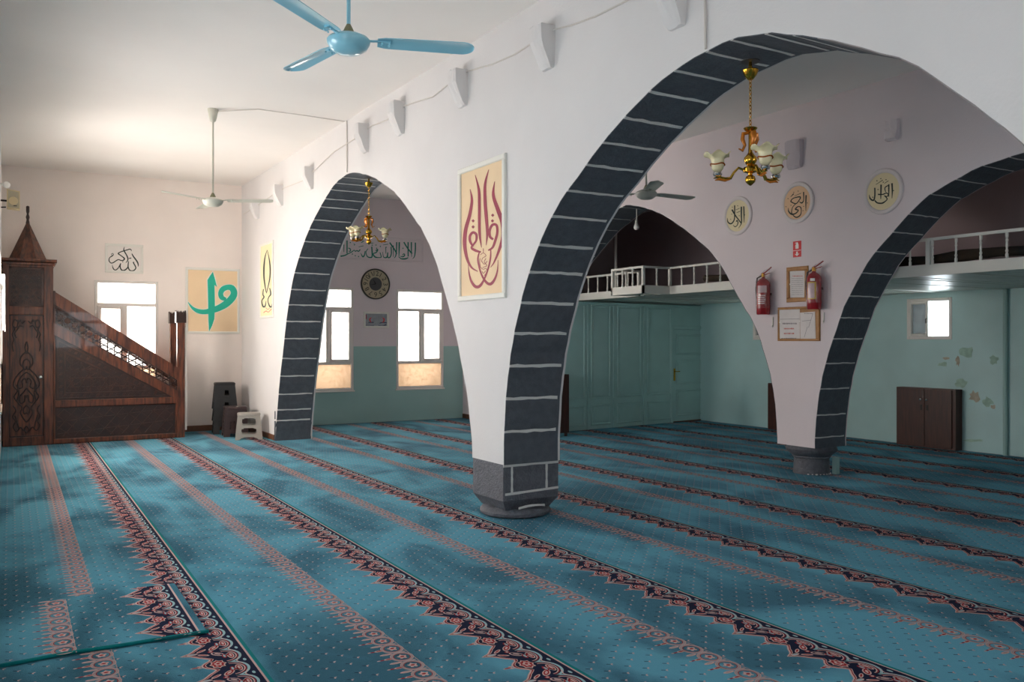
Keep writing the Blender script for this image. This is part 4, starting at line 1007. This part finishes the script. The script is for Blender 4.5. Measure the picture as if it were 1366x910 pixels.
for p,q in zip(route,route[1:]):
    fascia(p,q)
    d=(q-p).normalized(); l=(q-p).length
    f=Fr(p,d,(d.y,-d.x,0)); gg=G(); gg.fbox(f,-.018,l+.018,ZR-.032,ZR,-.018,.018,bev=.006); gg.make('top_rail',white_paint,rail)
    n=max(2,round(l/.272))
    for i in range(1,n):
        c=p+d*l*i/n; c=Vector((c.x,c.y,0)); zb=ZB1+.012; h=ZR-.032-zb
        prof=[(.016,0),(.016,.05*h/.3),(.010,.065*h/.3),(.016,.09*h/.3),(.010,.11*h/.3),(.013,.15*h/.3),(.010,.19*h/.3),(.016,.21*h/.3),(.010,.235*h/.3),(.016,.25*h/.3),(.016,h)]
        G().lathe(prof,c+Vector((0,0,zb)),10).make('baluster',white_paint,rail)
    gg=G(); gg.box((q.x-.02,q.y-.02,ZB1+.012),(q.x+.02,q.y+.02,ZR+.0)); gg.make('rail_post',white_paint,rail)
a=FD.hit(1238,330)[0]
d_=ray(1239,345); tt=XM/d_.x; G().box((XM-.024,d_.y*tt-.024,ZB1+.012),(XM+.024,d_.y*tt+.024,ZR)).make('rail_post',white_paint,rail)
g=G()
yy=2.0
g=G(); pts=[(XM+.14,yy+.4*i,ZB1+.09+.012*math.sin(i*1.7)) for i in range(20)]; g.tube(pts,[.055+.012*math.sin(i*2.3) for i in range(20)],10)
g.make('rolled_rug',rolled,label='long dark rolled rug lying along the balcony edge behind the balusters',cat='rug',smooth=True)
d_=ray(821.5,340); tt=9.3/d_.x; yp=d_.y*tt
G().tube([Vector((9.3,yp,ZB1)),Vector((9.3,yp,H))],.022,12).make('pole',white_paint,label='thin white upright pole standing on the balcony',cat='pole',smooth=True)
# bulb on a cord under the inner arch
q=FD.at(849,280,-.3); t=thing('hanging_bulb','white bulb hanging on a short cord under the inner arch above the balcony','light bulb',(q.x,q.y,FD.at(849,308,-.3).z))
zt_=q.z+.05; zb_=FD.at(849,307,-.3).z
G().tube([Vector((q.x,q.y,zt_+.05)),Vector((q.x+.004,q.y,lerp(zt_,zb_,.5))),Vector((q.x,q.y,zb_+.12))],.008,8).make('cord',white_paint,t)
G().lathe([(.012,.16),(.022,.14),(.022,.09)],Vector((q.x,q.y,zb_)),16).make('socket',white_paint,t,True)
G().lathe([(.0,0),(.025,.005),(.042,.03),(.042,.055),(.03,.085),(.02,.1)],Vector((q.x,q.y,zb_)),18).make('bulb',bulb_m,t,True)

# ------------------------------------------------------------------ cabinets on the right wall, pipe, dark cupboard
def cabinet(y0,y1,h,lab,depth=.16):
    f=Fr((XE-depth,0,0),(0,1,0),(-1,0,0)); t=thing('wall_cabinet',lab,'cabinet',(XE-depth/2,(y0+y1)/2,0),'brown low cabinets on the right wall')
    G().fbox(f,y0,y1,.0,h,-depth,0).make('carcass',cab_wood,t)
    m=(y0+y1)/2
    for s,(p,q) in ((-1,(y0+.05,m-.004)),(1,(m+.004,y1-.012))):
        d=G().fbox(f,p,q,.03,h-.015,0,.02,bev=.003).make('door',cab_wood,t)
        k=m+s*.05
        G().lathe([(.006,0),(.008,.012),(.018,.02),(.018,.028),(.01,.034)],f.p(k,h-.17,.02),14,ax=f.n).make('knob',chrome,d,True)
        G().fbox(f,k-.014,k+.014,h-.33,h-.25,.02,.026).make('keyhole_plate',dark_metal,d)
f=Fr((XE-.16,0,0),(0,1,0),(-1,0,0))
c0=f.hit(1273,560)[0]; c1=f.hit(1196,560)[0]; ch=f.hit(1235,518)[1]
cabinet(c0-.02,c1,ch,'brown low cabinet with two doors and chrome knobs under the small window')
c1=f.hit(1024.5,560)[0]; cabinet(c1-1.5,c1,f.hit(1024.5,511)[1],'brown low cabinet mostly hidden behind the inner wall column')
a=FE.hit(1343,500)[0]; G().tube([FE.p(a,0,.035),FE.p(a,1.2,.036),FE.p(a,2.33,.035)],.03,12).make('pipe',teal_wall,label='vertical teal painted pipe on the right wall near the photo edge',cat='pipe',smooth=True)
b=floor_at(759,582); t=thing('low_cupboard','dark brown low cupboard showing only a narrow edge behind the front pillar','cupboard',(b.x-.3,b.y+.15,0))
G().box((b.x-.62,b.y,.06),(b.x,b.y+.36,1.04)).make('carcass',cab_wood,t)
for x0,x1 in ((b.x-.61,b.x-.315),(b.x-.305,b.x-.01)): 
    d=G().box((x0,b.y-.018,.08),(x1,b.y,1.02)).make('door',cab_wood,t)
g=G()
for dx in (-.58,-.04):
    for dy in (.04,.32): G().box((b.x+dx-.02,b.y+dy-.02,0),(b.x+dx+.02,b.y+dy+.02,.06)).make('foot',cab_wood,t)

# ------------------------------------------------------------------ minbar (carved pulpit)
YM=15.12; FM=Fr((0,YM,0),(1,0,0),(0,-1,0)); DM=.8
MX=lambda px,py=500: FM.hit(px,py)
mb=thing('pulpit','tall carved dark wood pulpit with spired tower and lattice stair rail','pulpit',(1.2,YM+DM/2,0))
tx0,tx1=MX(3.5)[0],MX(71)[0]; zc=MX(38,347)[1]
G().box((tx0+.01,YM+.03,0),(tx1-.01,YM+DM,zc-.02)).make('tower_body',wood_dark,mb)
g=G()
ld0,ld1=MX(12)[0],MX(58.5)[0]; dzt,dzb=MX(35,420)[1],MX(35,583)[1]; lt,lb=MX(35,357)[1],MX(35,409)[1]
for q in ((tx0,ld0,0,zc),(ld1,tx1,0,zc),(ld0,ld1,0,dzb),(ld0,ld1,dzt,lb),(ld0,ld1,lt,zc)): g.fbox(FM,*q,-.04,.02,bev=.006)
g.make('tower_frame',wood,mb)
g=G(); g.fbox(FM,tx0-.04,tx1+.05,zc-.03,zc+.02,-DM,.06,bev=.015); g.fbox(FM,tx0-.015,tx1+.02,zc-.08,zc-.03,-DM,.035,bev=.01); g.make('cornice',wood,mb)
# spire
cx=(tx0+tx1)/2; cy=YM+DM/2; ap_=Vector((cx,cy,MX(38,289)[1])); hw=.26; zb=zc+.02
bs=[Vector((cx+hw*1.1*math.cos(math.pi/8+k*math.pi/4),cy+hw*1.1*math.sin(math.pi/8+k*math.pi/4),zb)) for k in range(8)]
g=G(); g.add(bs+[ap_],[[k,(k+1)%8,8] for k in range(8)]+[list(range(8))]); g.make('spire',wood,mb)
zt=MX(38,270)[1]
G().lathe([(.03,-.06),(.018,0),(.028,.04),(.014,.09),(.024,.13),(.024,zt-ap_.z-.01),(.012,zt-ap_.z)],ap_,16).make('finial',wood_dark,mb,True)
def clip_seg(p,q,poly):
    t0,t1=0,1; n=len(poly); dx,dy=q[0]-p[0],q[1]-p[1]
    A=sum(poly[i][0]*poly[(i+1)%n][1]-poly[(i+1)%n][0]*poly[i][1] for i in range(n)); s=1 if A>0 else -1
    for i in range(n):
        a,b=poly[i],poly[(i+1)%n]; nx,ny=-(b[1]-a[1])*s,(b[0]-a[0])*s
        d0=(p[0]-a[0])*nx+(p[1]-a[1])*ny; dd=dx*nx+dy*ny
        if abs(dd)<1e-12:
            if d0<0: return None
        else:
            t=-d0/dd
            if dd>0: t0=max(t0,t)
            else: t1=min(t1,t)
    if t1-t0<1e-4: return None
    return (p[0]+dx*t0,p[1]+dy*t0),(p[0]+dx*t1,p[1]+dy*t1)
def lattice(g,fr,poly,s,w,c0,c1,rot=0,dirs=(0,60,120),mi=0,rings=0):
    xs=[p[0] for p in poly]; ys=[p[1] for p in poly]; cx_,cy_=(min(xs)+max(xs))/2,(min(ys)+max(ys))/2; Rr=math.hypot(max(xs)-min(xs),max(ys)-min(ys))
    for d in dirs:
        a=math.radians(d+rot); ux,uy=math.cos(a),math.sin(a); nx,ny=-uy,ux; k=-int(Rr/s)-1
        while k*s<Rr:
            o=(k+.5)*s; P=(cx_+nx*o-ux*Rr,cy_+ny*o-uy*Rr); Q=(cx_+nx*o+ux*Rr,cy_+ny*o+uy*Rr)
            r=clip_seg(P,Q,poly)
            if r:
                (x0,y0),(x1,y1)=r
                g.poly(fr,[(x0-nx*w/2,y0-ny*w/2),(x1-nx*w/2,y1-ny*w/2),(x1+nx*w/2,y1+ny*w/2),(x0+nx*w/2,y0+ny*w/2)],c0,c1,mi)
            k+=1
# tower lattice window
G().fbox(FM,ld0,ld1,lb,lt,-.03,-.018).make('lattice_backing',wood_dark,mb)
g=G(); pol=[(ld0,lb),(ld1,lb),(ld1,lt),(ld0,lt)]; lattice(g,FM,pol,.075,.014,-.018,.004); lattice(g,FM,pol,.075,.009,-.018,-.002,30)
for q in ((ld0,ld0+.03,lb,lt),(ld1-.03,ld1,lb,lt),(ld0,ld1,lb,lb+.03),(ld0,ld1,lt-.03,lt)): g.fbox(FM,*q,-.018,.012)
g.make('tower_lattice',wood_mid,mb)
# carved door
dr=G().fbox(FM,ld0+.006,ld1-.006,dzb+.006,dzt-.006,-.03,-.008).make('door',wood,mb)
g=G(); dx0,dx1=ld0+.03,ld1-.03; cxd=(dx0+dx1)/2; hwid=(dx1-dx0)/2; hh=dzt-dzb
for q in ((ld0,ld0+.02,dzb,dzt),(ld1-.02,ld1,dzb,dzt),(ld0,ld1,dzb,dzb+.02),(ld0,ld1,dzt-.02,dzt)): g.fbox(FM,*q,-.008,.004)
g.make('door_moulding',wood_dark,dr)
g=G()
def scroll(pts,w=.011):
    for s in (-1,1):
        q=[FM.p(cxd+s*x*hwid,dzb+z*hh,-.006) for x,z in pts]
        # smooth
        out=[]
        for i in range(len(q)-1):
            P0=q[max(i-1,0)];P1=q[i];P2=q[i+1];P3=q[min(i+2,len(q)-1)]
            for k in range(4):
                t_=k/4; out.append(.5*((2*P1)+(-P0+P2)*t_+(2*P0-5*P1+4*P2-P3)*t_*t_+(-P0+3*P1-3*P2+P3)*t_**3))
        out.append(q[-1]); g.tube(out,w,6)
for pts in ([(0,.78),(.1,.73),(0,.68)],[(0,.70),(.35,.66),(.42,.60),(.2,.56),(.5,.52),(.78,.47),(.85,.42),(.6,.38),(.8,.33),(.55,.28),(.3,.24),(.4,.20),(.2,.15),(0,.12)],
 [(0,.64),(.2,.62),(.25,.58),(.08,.55),(0,.58)],[(0,.53),(.3,.50),(.55,.45),(.5,.40),(.25,.41),(.3,.46),(.1,.48),(0,.44)],[(0,.40),(.25,.36),(.45,.33),(.4,.28),(.15,.29),(.1,.34),(0,.32)],[(0,.26),(.2,.23),(.15,.19),(0,.2)],
 [(.65,.43),(.5,.36),(.62,.30)],[(.1,.95),(.3,.93),(.4,.96),(.55,.94),(.75,.96),(.9,.92),(.75,.88),(.92,.84),(.8,.80),(.92,.76),(.86,.70)],[(.2,.9),(.45,.91),(.6,.88),(.75,.85),(.65,.81)],[(.55,.96),(.62,.90),(.8,.90)],
 [(.9,.26),(.7,.22),(.9,.17),(.72,.13),(.88,.09),(.65,.05),(.4,.08),(.2,.05)],[(.75,.18),(.6,.12),(.5,.06)],[(.0,.09),(.15,.06),(0,.03)]): scroll(pts)
g.make('door_carving',wood_dark,dr,True)
kx,kz=MX(54,503); G().lathe([(.006,0),(.008,.015),(.022,.025),(.024,.038),(.012,.048)],FM.p(kx,kz,-.006),16,ax=FM.n).make('door_knob',chrome,dr,True)
kx,kz=MX(57.5,500)
# stair side
sx0=tx1; sx1=MX(236.5)[0]; post1=MX(246.5)[0]
def Zp(px,py): return MX(px,py)[1]
tr0,tr1=Zp(72,388),Zp(239,490)           # top of hand rail
tb0,tb1=Zp(72,405),Zp(239,507)           # lower edge of hand rail
lr0,lr1=Zp(72,430),Zp(239,521)           # top of lower rail
lw0,lw1=Zp(72,446),Zp(239,533)           # lower edge of lower rail
hr0,hr1=Zp(150,541.5),Zp(150,532)        # horizontal rail
br1=Zp(150,582)
def side(c_in,c_out,detail):
    pass
    g=G()
    g.poly(FM,[(sx0,tb0),(sx1,tb1),(sx1,tr1),(sx0,tr0)],c_in,c_out+.012); g.poly(FM,[(sx0,lw0),(sx1,lw1),(sx1,lr1),(sx0,lr0)],c_in,c_out+.012)
    g.make('sloping_rail',wood,mb)
    g=G(); g.fbox(FM,sx0,sx1,hr0,hr1,c_in,c_out+.006,bev=.01); g.fbox(FM,sx0,sx1,0,br1,c_in,c_out+.012,bev=.012); g.fbox(FM,sx0,sx0+.03,br1,tr0,c_in,c_out+.01,bev=.006); g.fbox(FM,sx1-.03,sx1,br1,lw1,c_in,c_out+.004,bev=.006); g.make('side_frame',wood,mb)
    band=[(sx0+.03,lr0-.03*(lr0-lr1)/(sx1-sx0)),(sx1,lr1),(sx1,tb1),(sx0+.03,tb0-.03*(tb0-tb1)/(sx1-sx0))]
    tri=[(sx0+.03,hr1),(sx1-.05,hr1),(sx0+.03,lw0-.02)]
    sl=math.degrees(math.atan2(lr1-lr0,sx1-sx0))
    g=G()
    if detail: lattice(g,FM,band,.105,.018,-.02+c_out,c_out-.004,sl); lattice(g,FM,band,.105,.006,-.016+c_out,c_out-.008,sl+30)
    # thin edge fillets
    for (x0,z0),(x1,z1),s in ((band[0],band[1],1),(band[3],band[2],-1)):
        g.poly(FM,[(x0,z0),(x1,z1),(x1,z1+s*.022),(x0,z0+s*.022)],c_in+.008,c_out)
    g.make('stair_lattice',wood_dark,mb)
    g=G(); g.poly(FM,tri,c_in,c_out-.03); g.make('triangle_panel',wood_dark,mb)
    if detail:
        ins=lambda k:[(tri[0][0]+k,tri[0][1]+k*.8),(tri[1][0]-k*3.0,tri[1][1]+k*.8),(tri[2][0]+k,tri[2][1]-k*2.0)]
        g=G(); lattice(g,FM,ins(.16),.14,.016,c_out-.03,c_out-.012,0); lattice(g,FM,ins(.16),.14,.011,c_out-.03,c_out-.018,30)
        o1,o2=ins(.03),ins(.045); o3,o4=ins(.12),ins(.145)
        for A_,B_ in ((o1,o2),(o3,o4)):
            for i in range(3):
                j=(i+1)%3; g.poly(FM,[A_[i],A_[j],B_[j],B_[i]],c_out-.03,c_out-.008)
        # border carving
        for i in range(3):
            j=(i+1)%3; m=ins(.08); L_=math.hypot(m[j][0]-m[i][0],m[j][1]-m[i][1]); n=int(L_/.09)
            for k in range(n):
                x,z=lerp(m[i][0],m[j][0],(k+.5)/n),lerp(m[i][1],m[j][1],(k+.5)/n)
                g.poly(FM,[(x-.03,z-.018),(x+.005,z-.026),(x+.03,z+.018),(x-.005,z+.026)],c_out-.03,c_out-.016)
        g.make('triangle_carving',wood_mid,mb)
    g=G(); g.fbox(FM,sx0+.03,sx1-.03,br1,hr0,c_in,c_out-.03); g.make('lower_panel',wood_dark,mb)
    if detail:
        g=G(); pol=[(sx0+.06,br1+.03),(sx1-.06,br1+.03),(sx1-.06,hr0-.03),(sx0+.06,hr0-.03)]
        lattice(g,FM,pol,.13,.012,c_out-.03,c_out-.017,50,(0,)); lattice(g,FM,pol,.13,.010,c_out-.03,c_out-.02,-40,(0,)); lattice(g,FM,pol,.19,.010,c_out-.03,c_out-.02,5,(0,))
        g.make('lower_carving',wood_mid,mb)
side(-.05,0,True); side(-DM,-DM+.05,False)
# steps inside
n=9
for k in range(n):
    x0=lerp(sx1-.1,sx0,k/n); x1=lerp(sx1-.1,sx0,(k+1)/n); z=.2*(k+1)
    if z<lr0: G().box((x1,YM+.06,z-.04),(x0+.03,YM+DM-.06,z)).make('step',wood_dark,mb)
# entrance posts with crowned heads
zpt=Zp(240,421)
def crown(x0,x1,y0,y1,z,par):
    g=G(); w=(x1-x0); n=3
    for k in range(n):
        a0=lerp(x0,x1,k/n); a1=lerp(x0,x1,(k+1)/n)
        for yy_ in (y0,y1-.012):
            f=Fr((0,yy_,0),(1,0,0),(0,-1,0)); g.poly(f,[(a0,z),(a1,z),(a1-.004,z+.035),((a0+a1)/2,z+.085),(a0+.004,z+.035)],-.012,0)
    for k in range(n):
        a0=lerp(y0,y1,k/n); a1=lerp(y0,y1,(k+1)/n)
        for xx in (x0+.012,x1):
            f=Fr((xx,0,0),(0,1,0),(1,0,0)); g.poly(f,[(a0,z),(a1,z),(a1-.004,z+.035),((a0+a1)/2,z+.085),(a0+.004,z+.035)],-.012,0)
    g.make('crown',wood_dark,par)
pw=post1-sx1
for y0,y1 in ((YM-.005,YM+.10),(YM+DM-.1,YM+DM)):
    o=G().box((sx1,y0,0),(post1,y1,zpt)).make('entrance_post',wood,mb)
    o2=G().box((sx1-.02,y0-.02,zpt-.12),(post1+.02,y1+.02,zpt)).make('post_head',wood_dark,mb)
    crown(sx1-.02,post1+.02,y0-.02,y1+.02,zpt,o2)
g=G(); g.box((post1,YM+.02,.12),(post1+.035,YM+.05,zpt-.2)); g.make('white_edge_strip',white_paint,mb)

# ------------------------------------------------------------------ speaker, wall bulb, casement on the left wall
q=Vector((.02,14.2,0)); 
d_=ray(4,265); y_=14.3
def at_y(px,py,y): d=ray(px,py); t=y/d.y; return Vector((d.x*t,y,EYE+d.z*t))
s0,s1=at_y(9,252,y_),at_y(26.5,278.5,y_)
t=thing('wall_speaker','beige loudspeaker on a bracket high on the left wall above the pulpit','speaker',(s0.x+.1,y_,s1.z))
FSp=Fr((0,y_,0),(1,.0,0),(0,-1,0))
g=G(); g.poly(FSp,[(s0.x,s1.z),(s1.x,s1.z-.01),(s1.x,s0.z-.02),(s0.x,s0.z)],-.17,0); g.make('cabinet',speaker_m,t)
g=G(); g.poly(FSp,[(s0.x+.015,s1.z+.012),(s1.x-.012,s1.z+.004),(s1.x-.012,s0.z-.034),(s0.x+.015,s0.z-.014)],0,.008); g.make('grille',speaker_g,t)
mx_,mz_=(s0.x+s1.x)/2,(s0.z+s1.z)/2
G().lathe([(.06,.008),(.058,.011),(.05,.012)],FSp.p(mx_,mz_-.03,0),24,ax=FSp.n).make('woofer_ring',speaker_m,t); G().fbox(FSp,mx_-.0,mx_+.045,s1.z+.03,s1.z+.042,.008,.011).make('badge',dark_metal,t)
g=G(); g.tube([Vector((-.12,y_+.1,mz_-.02)),Vector((s0.x-.02,y_+.1,mz_-.02)),Vector((s0.x+.02,y_+.1,mz_-.02))],.014,8); g.tube([Vector((-.115,y_+.1,mz_-.12)),Vector((s0.x-.01,y_+.08,s1.z+.02))],.010,8); g.make('bracket',dark_metal,t)
b=at_y(9,246.5,14.0); t=thing('wall_lamp','bare white bulb on a short arm high on the left wall','wall lamp',(b.x,b.y,b.z))
G().ball(b,.046,18).make('bulb',bulb_m,t,True)
G().tube([b+Vector((-.04,0,.0)),b+Vector((-.14,0,.01)),Vector((-.12,b.y,b.z+.012))],.018,10).make('arm',white_paint,t,True)
# narrow framed glass seen edge-on at the left border
e0=at_y(7,366,13.2); e1=at_y(7,440,13.2)
t=thing('framed_mirror','narrow white framed glass panel on the left wall, seen almost edge on','wall panel',(-.1,13.3,e1.z))
f=Fr((e0.x,0,0),(0,1,0),(1,0,0))
g=G()
for r_ in ((13.2,13.24,e1.z,e0.z),(13.7,13.74,e1.z,e0.z),(13.24,13.7,e1.z,e1.z+.04),(13.24,13.7,e0.z-.04,e0.z)): g.fbox(f,*r_,-(e0.x+.12)+.0,0,bev=.006)
g.make('frame',white_frame,t); G().fbox(f,13.24,13.7,e1.z+.04,e0.z-.04,-.05,-.02).make('panel',white_board,t)

# ------------------------------------------------------------------ stools
def stool(c,w,d,h,rot,m,lab,holes,taper=.8,grp=None,z0=0):
    t=thing('plastic_stool',lab,'stool',(c.x,c.y,z0),grp); ca,sa=math.cos(rot),math.sin(rot)
    def W(x,y,z): return Vector((c.x+x*ca-y*sa,c.y+x*sa+y*ca,z0+z))
    g=G()
    for e,(hx,hy) in enumerate(((w/2,d/2),(d/2,w/2),(w/2,d/2),(d/2,w/2))):
        nu,nv=24,28; keep={}; vid={}
        def P(i,j):
            u=-1+2*i/nu; v=j/nv; k=lerp(1,taper,v)
            x,y=u*hx*k,-hy*k
            # round the corners of the legs
            for _ in range(e): x,y=-y,x
            return W(x,y,v*(h-.02))
        for i in range(nu):
            for j in range(nv):
                u=-1+2*(i+.5)/nu; v=(j+.5)/nv
                if holes(u,v,e): continue
                ids=[]
                for ii,jj in ((i,j),(i+1,j),(i+1,j+1),(i,j+1)):
                    if (ii,jj) not in vid: vid[(ii,jj)]=len(g.v); g.v.append(P(ii,jj))
                    ids.append(vid[(ii,jj)])
                g.f.append(ids); g.m.append(0)
    o=g.make('legs_and_sides',m,t,fix=False); md=o.modifiers.new('thick','SOLIDIFY'); md.thickness=.012; md.offset=-1
    k=taper; g=G(); hx,hy=w/2*k,d/2*k
    rings=[]
    def rr(ex,z,rad=.04):
        pts=[]
        for qx,qy,a0 in ((1,1,0),(-1,1,90),(-1,-1,180),(1,-1,270)):
            for s in range(5):
                a=math.radians(a0+22.5*s); pts.append(W(qx*(hx+ex-rad)+rad*math.cos(a),qy*(hy+ex-rad)+rad*math.sin(a),z))
        return pts
    rings=[rr(.0,h-.045),rr(.008,h-.04),rr(.010,h-.018),rr(.002,h-.004),rr(-.02,h)]
    vs=[p for r_ in rings for p in r_]; n=20
    fs=[[i*n+j,i*n+(j+1)%n,(i+1)*n+(j+1)%n,(i+1)*n+j] for i in range(len(rings)-1) for j in range(n)]+[list(range(n))[::-1],[(len(rings)-1)*n+j for j in range(n)]]
    g.add(vs,fs); g.make('seat',m,t,True); return t
def h_grey(u,v,e):
    if abs(u)<.66 and v<.10*(1-(u/.66)**4)+.0: return True
    for v0,v1 in ((.20,.46),(.56,.86)):
        q=(v-(v0+v1)/2)/((v1-v0)/2); 
        if abs(q)**3+abs(u/.62)**3<1: return True
    return False
def h_black(u,v,e):
    if abs(u)<.5 and v<.72 and v<.28+.0: return abs(u)<.55
    if e%2==0 and abs(u-.1)<.22 and .45<v<.75: return True
    return False
def h_brown(u,v,e):
    if abs(u)<.5 and v<.12: return True
    if .2<v<.55 and abs(u)<.55: return (abs(((u*3.2)%1)-.5)+abs(((v*9)%1)-.5))<.36
    if .65<v<.9: return (abs(((u*4)%1)-.5)<.16 and abs(((v*8)%1)-.5)<.2)
    return False
cg=floor_at(332,585.5); stool(cg,.43,.34,.43,-.22,grey_pl,'light grey plastic stool with oval openings, in front of the dark stools',h_grey)
cb=floor_at(315,581); stool(Vector((cb.x-.02,cb.y,0)),.40,.38,.50,-.1,brown_pl,'dark brown woven look plastic stool between the black stack and the grey stool',h_brown,.86)
ck=floor_at(299.5,577.5)
for z,l in ((0,'bottom black plastic stool of the stack in the corner'),(.21,'middle black plastic stool of the corner stack'),(.42,'topmost black plastic stool of the corner stack, with a hand hole')):
    stool(Vector((ck.x,ck.y,0)),.40,.38,.46,-.12,black_pl,l,h_black,.80,'stacked black stools in the corner',z)

# ------------------------------------------------------------------ light: sky and the daylight at each window, the added one included
w=bpy.data.worlds.new('sky'); sc.world=w; w.use_nodes=True; nt=w.node_tree
bg=nt.nodes['Background']; bg.inputs[0].default_value=(.86,.93,1,1); bg.inputs[1].default_value=1.2
def daylight(fr,W,rad,col,dist=.5,grow=.5):
    a0,a1,z0,z1=W; L=bpy.data.lights.new('daylight','AREA'); L.shape='RECTANGLE'; L.size=(a1-a0)+grow; L.size_y=(z1-z0)+grow
    L.energy=rad*math.pi*L.size*L.size_y; L.color=col
    o=bpy.data.objects.new('daylight',L); COL.objects.link(o); o.location=fr.p((a0+a1)/2,(z0+z1)/2,-dist)
    n=-fr.n; x=fr.u; y=n.cross(x)
    o.rotation_euler=n.to_track_quat('Z','Y').to_euler()
    return o
COOL=(.86,.94,1.0); WARM=(1,.93,.84)
daylight(FB,W1,20,WARM); daylight(FB,W2,9,WARM); daylight(FB,W3,9,WARM)
daylight(FE,W4,12,COOL); daylight(FE,W5,6,COOL)
for w_,e in zip(LWIN,(9,11.5,17.5)): daylight(FL1,w_,e,COOL if e<14 else (1,.97,.95))
for w_ in LWIN2: daylight(FL2,w_,40,(1,.93,.86))
daylight(FN,WN1,8,COOL); daylight(FN,WN2,4.5,COOL); daylight(FN,WN_FILL,1.2,COOL)  # last lamp is added fill for the right wall and partition

sc.view_settings.view_transform='Standard'; sc.view_settings.look='None'; sc.view_settings.exposure=0.15; sc.view_settings.gamma=1.0
try: sc.view_settings.use_curve_mapping=False
except Exception: pass
try:
    sc.cycles.max_bounces=10; sc.cycles.diffuse_bounces=6; sc.cycles.transparent_max_bounces=12; sc.cycles.sample_clamp_indirect=6; sc.cycles.caustics_reflective=False; sc.cycles.caustics_refractive=False
except Exception: pass
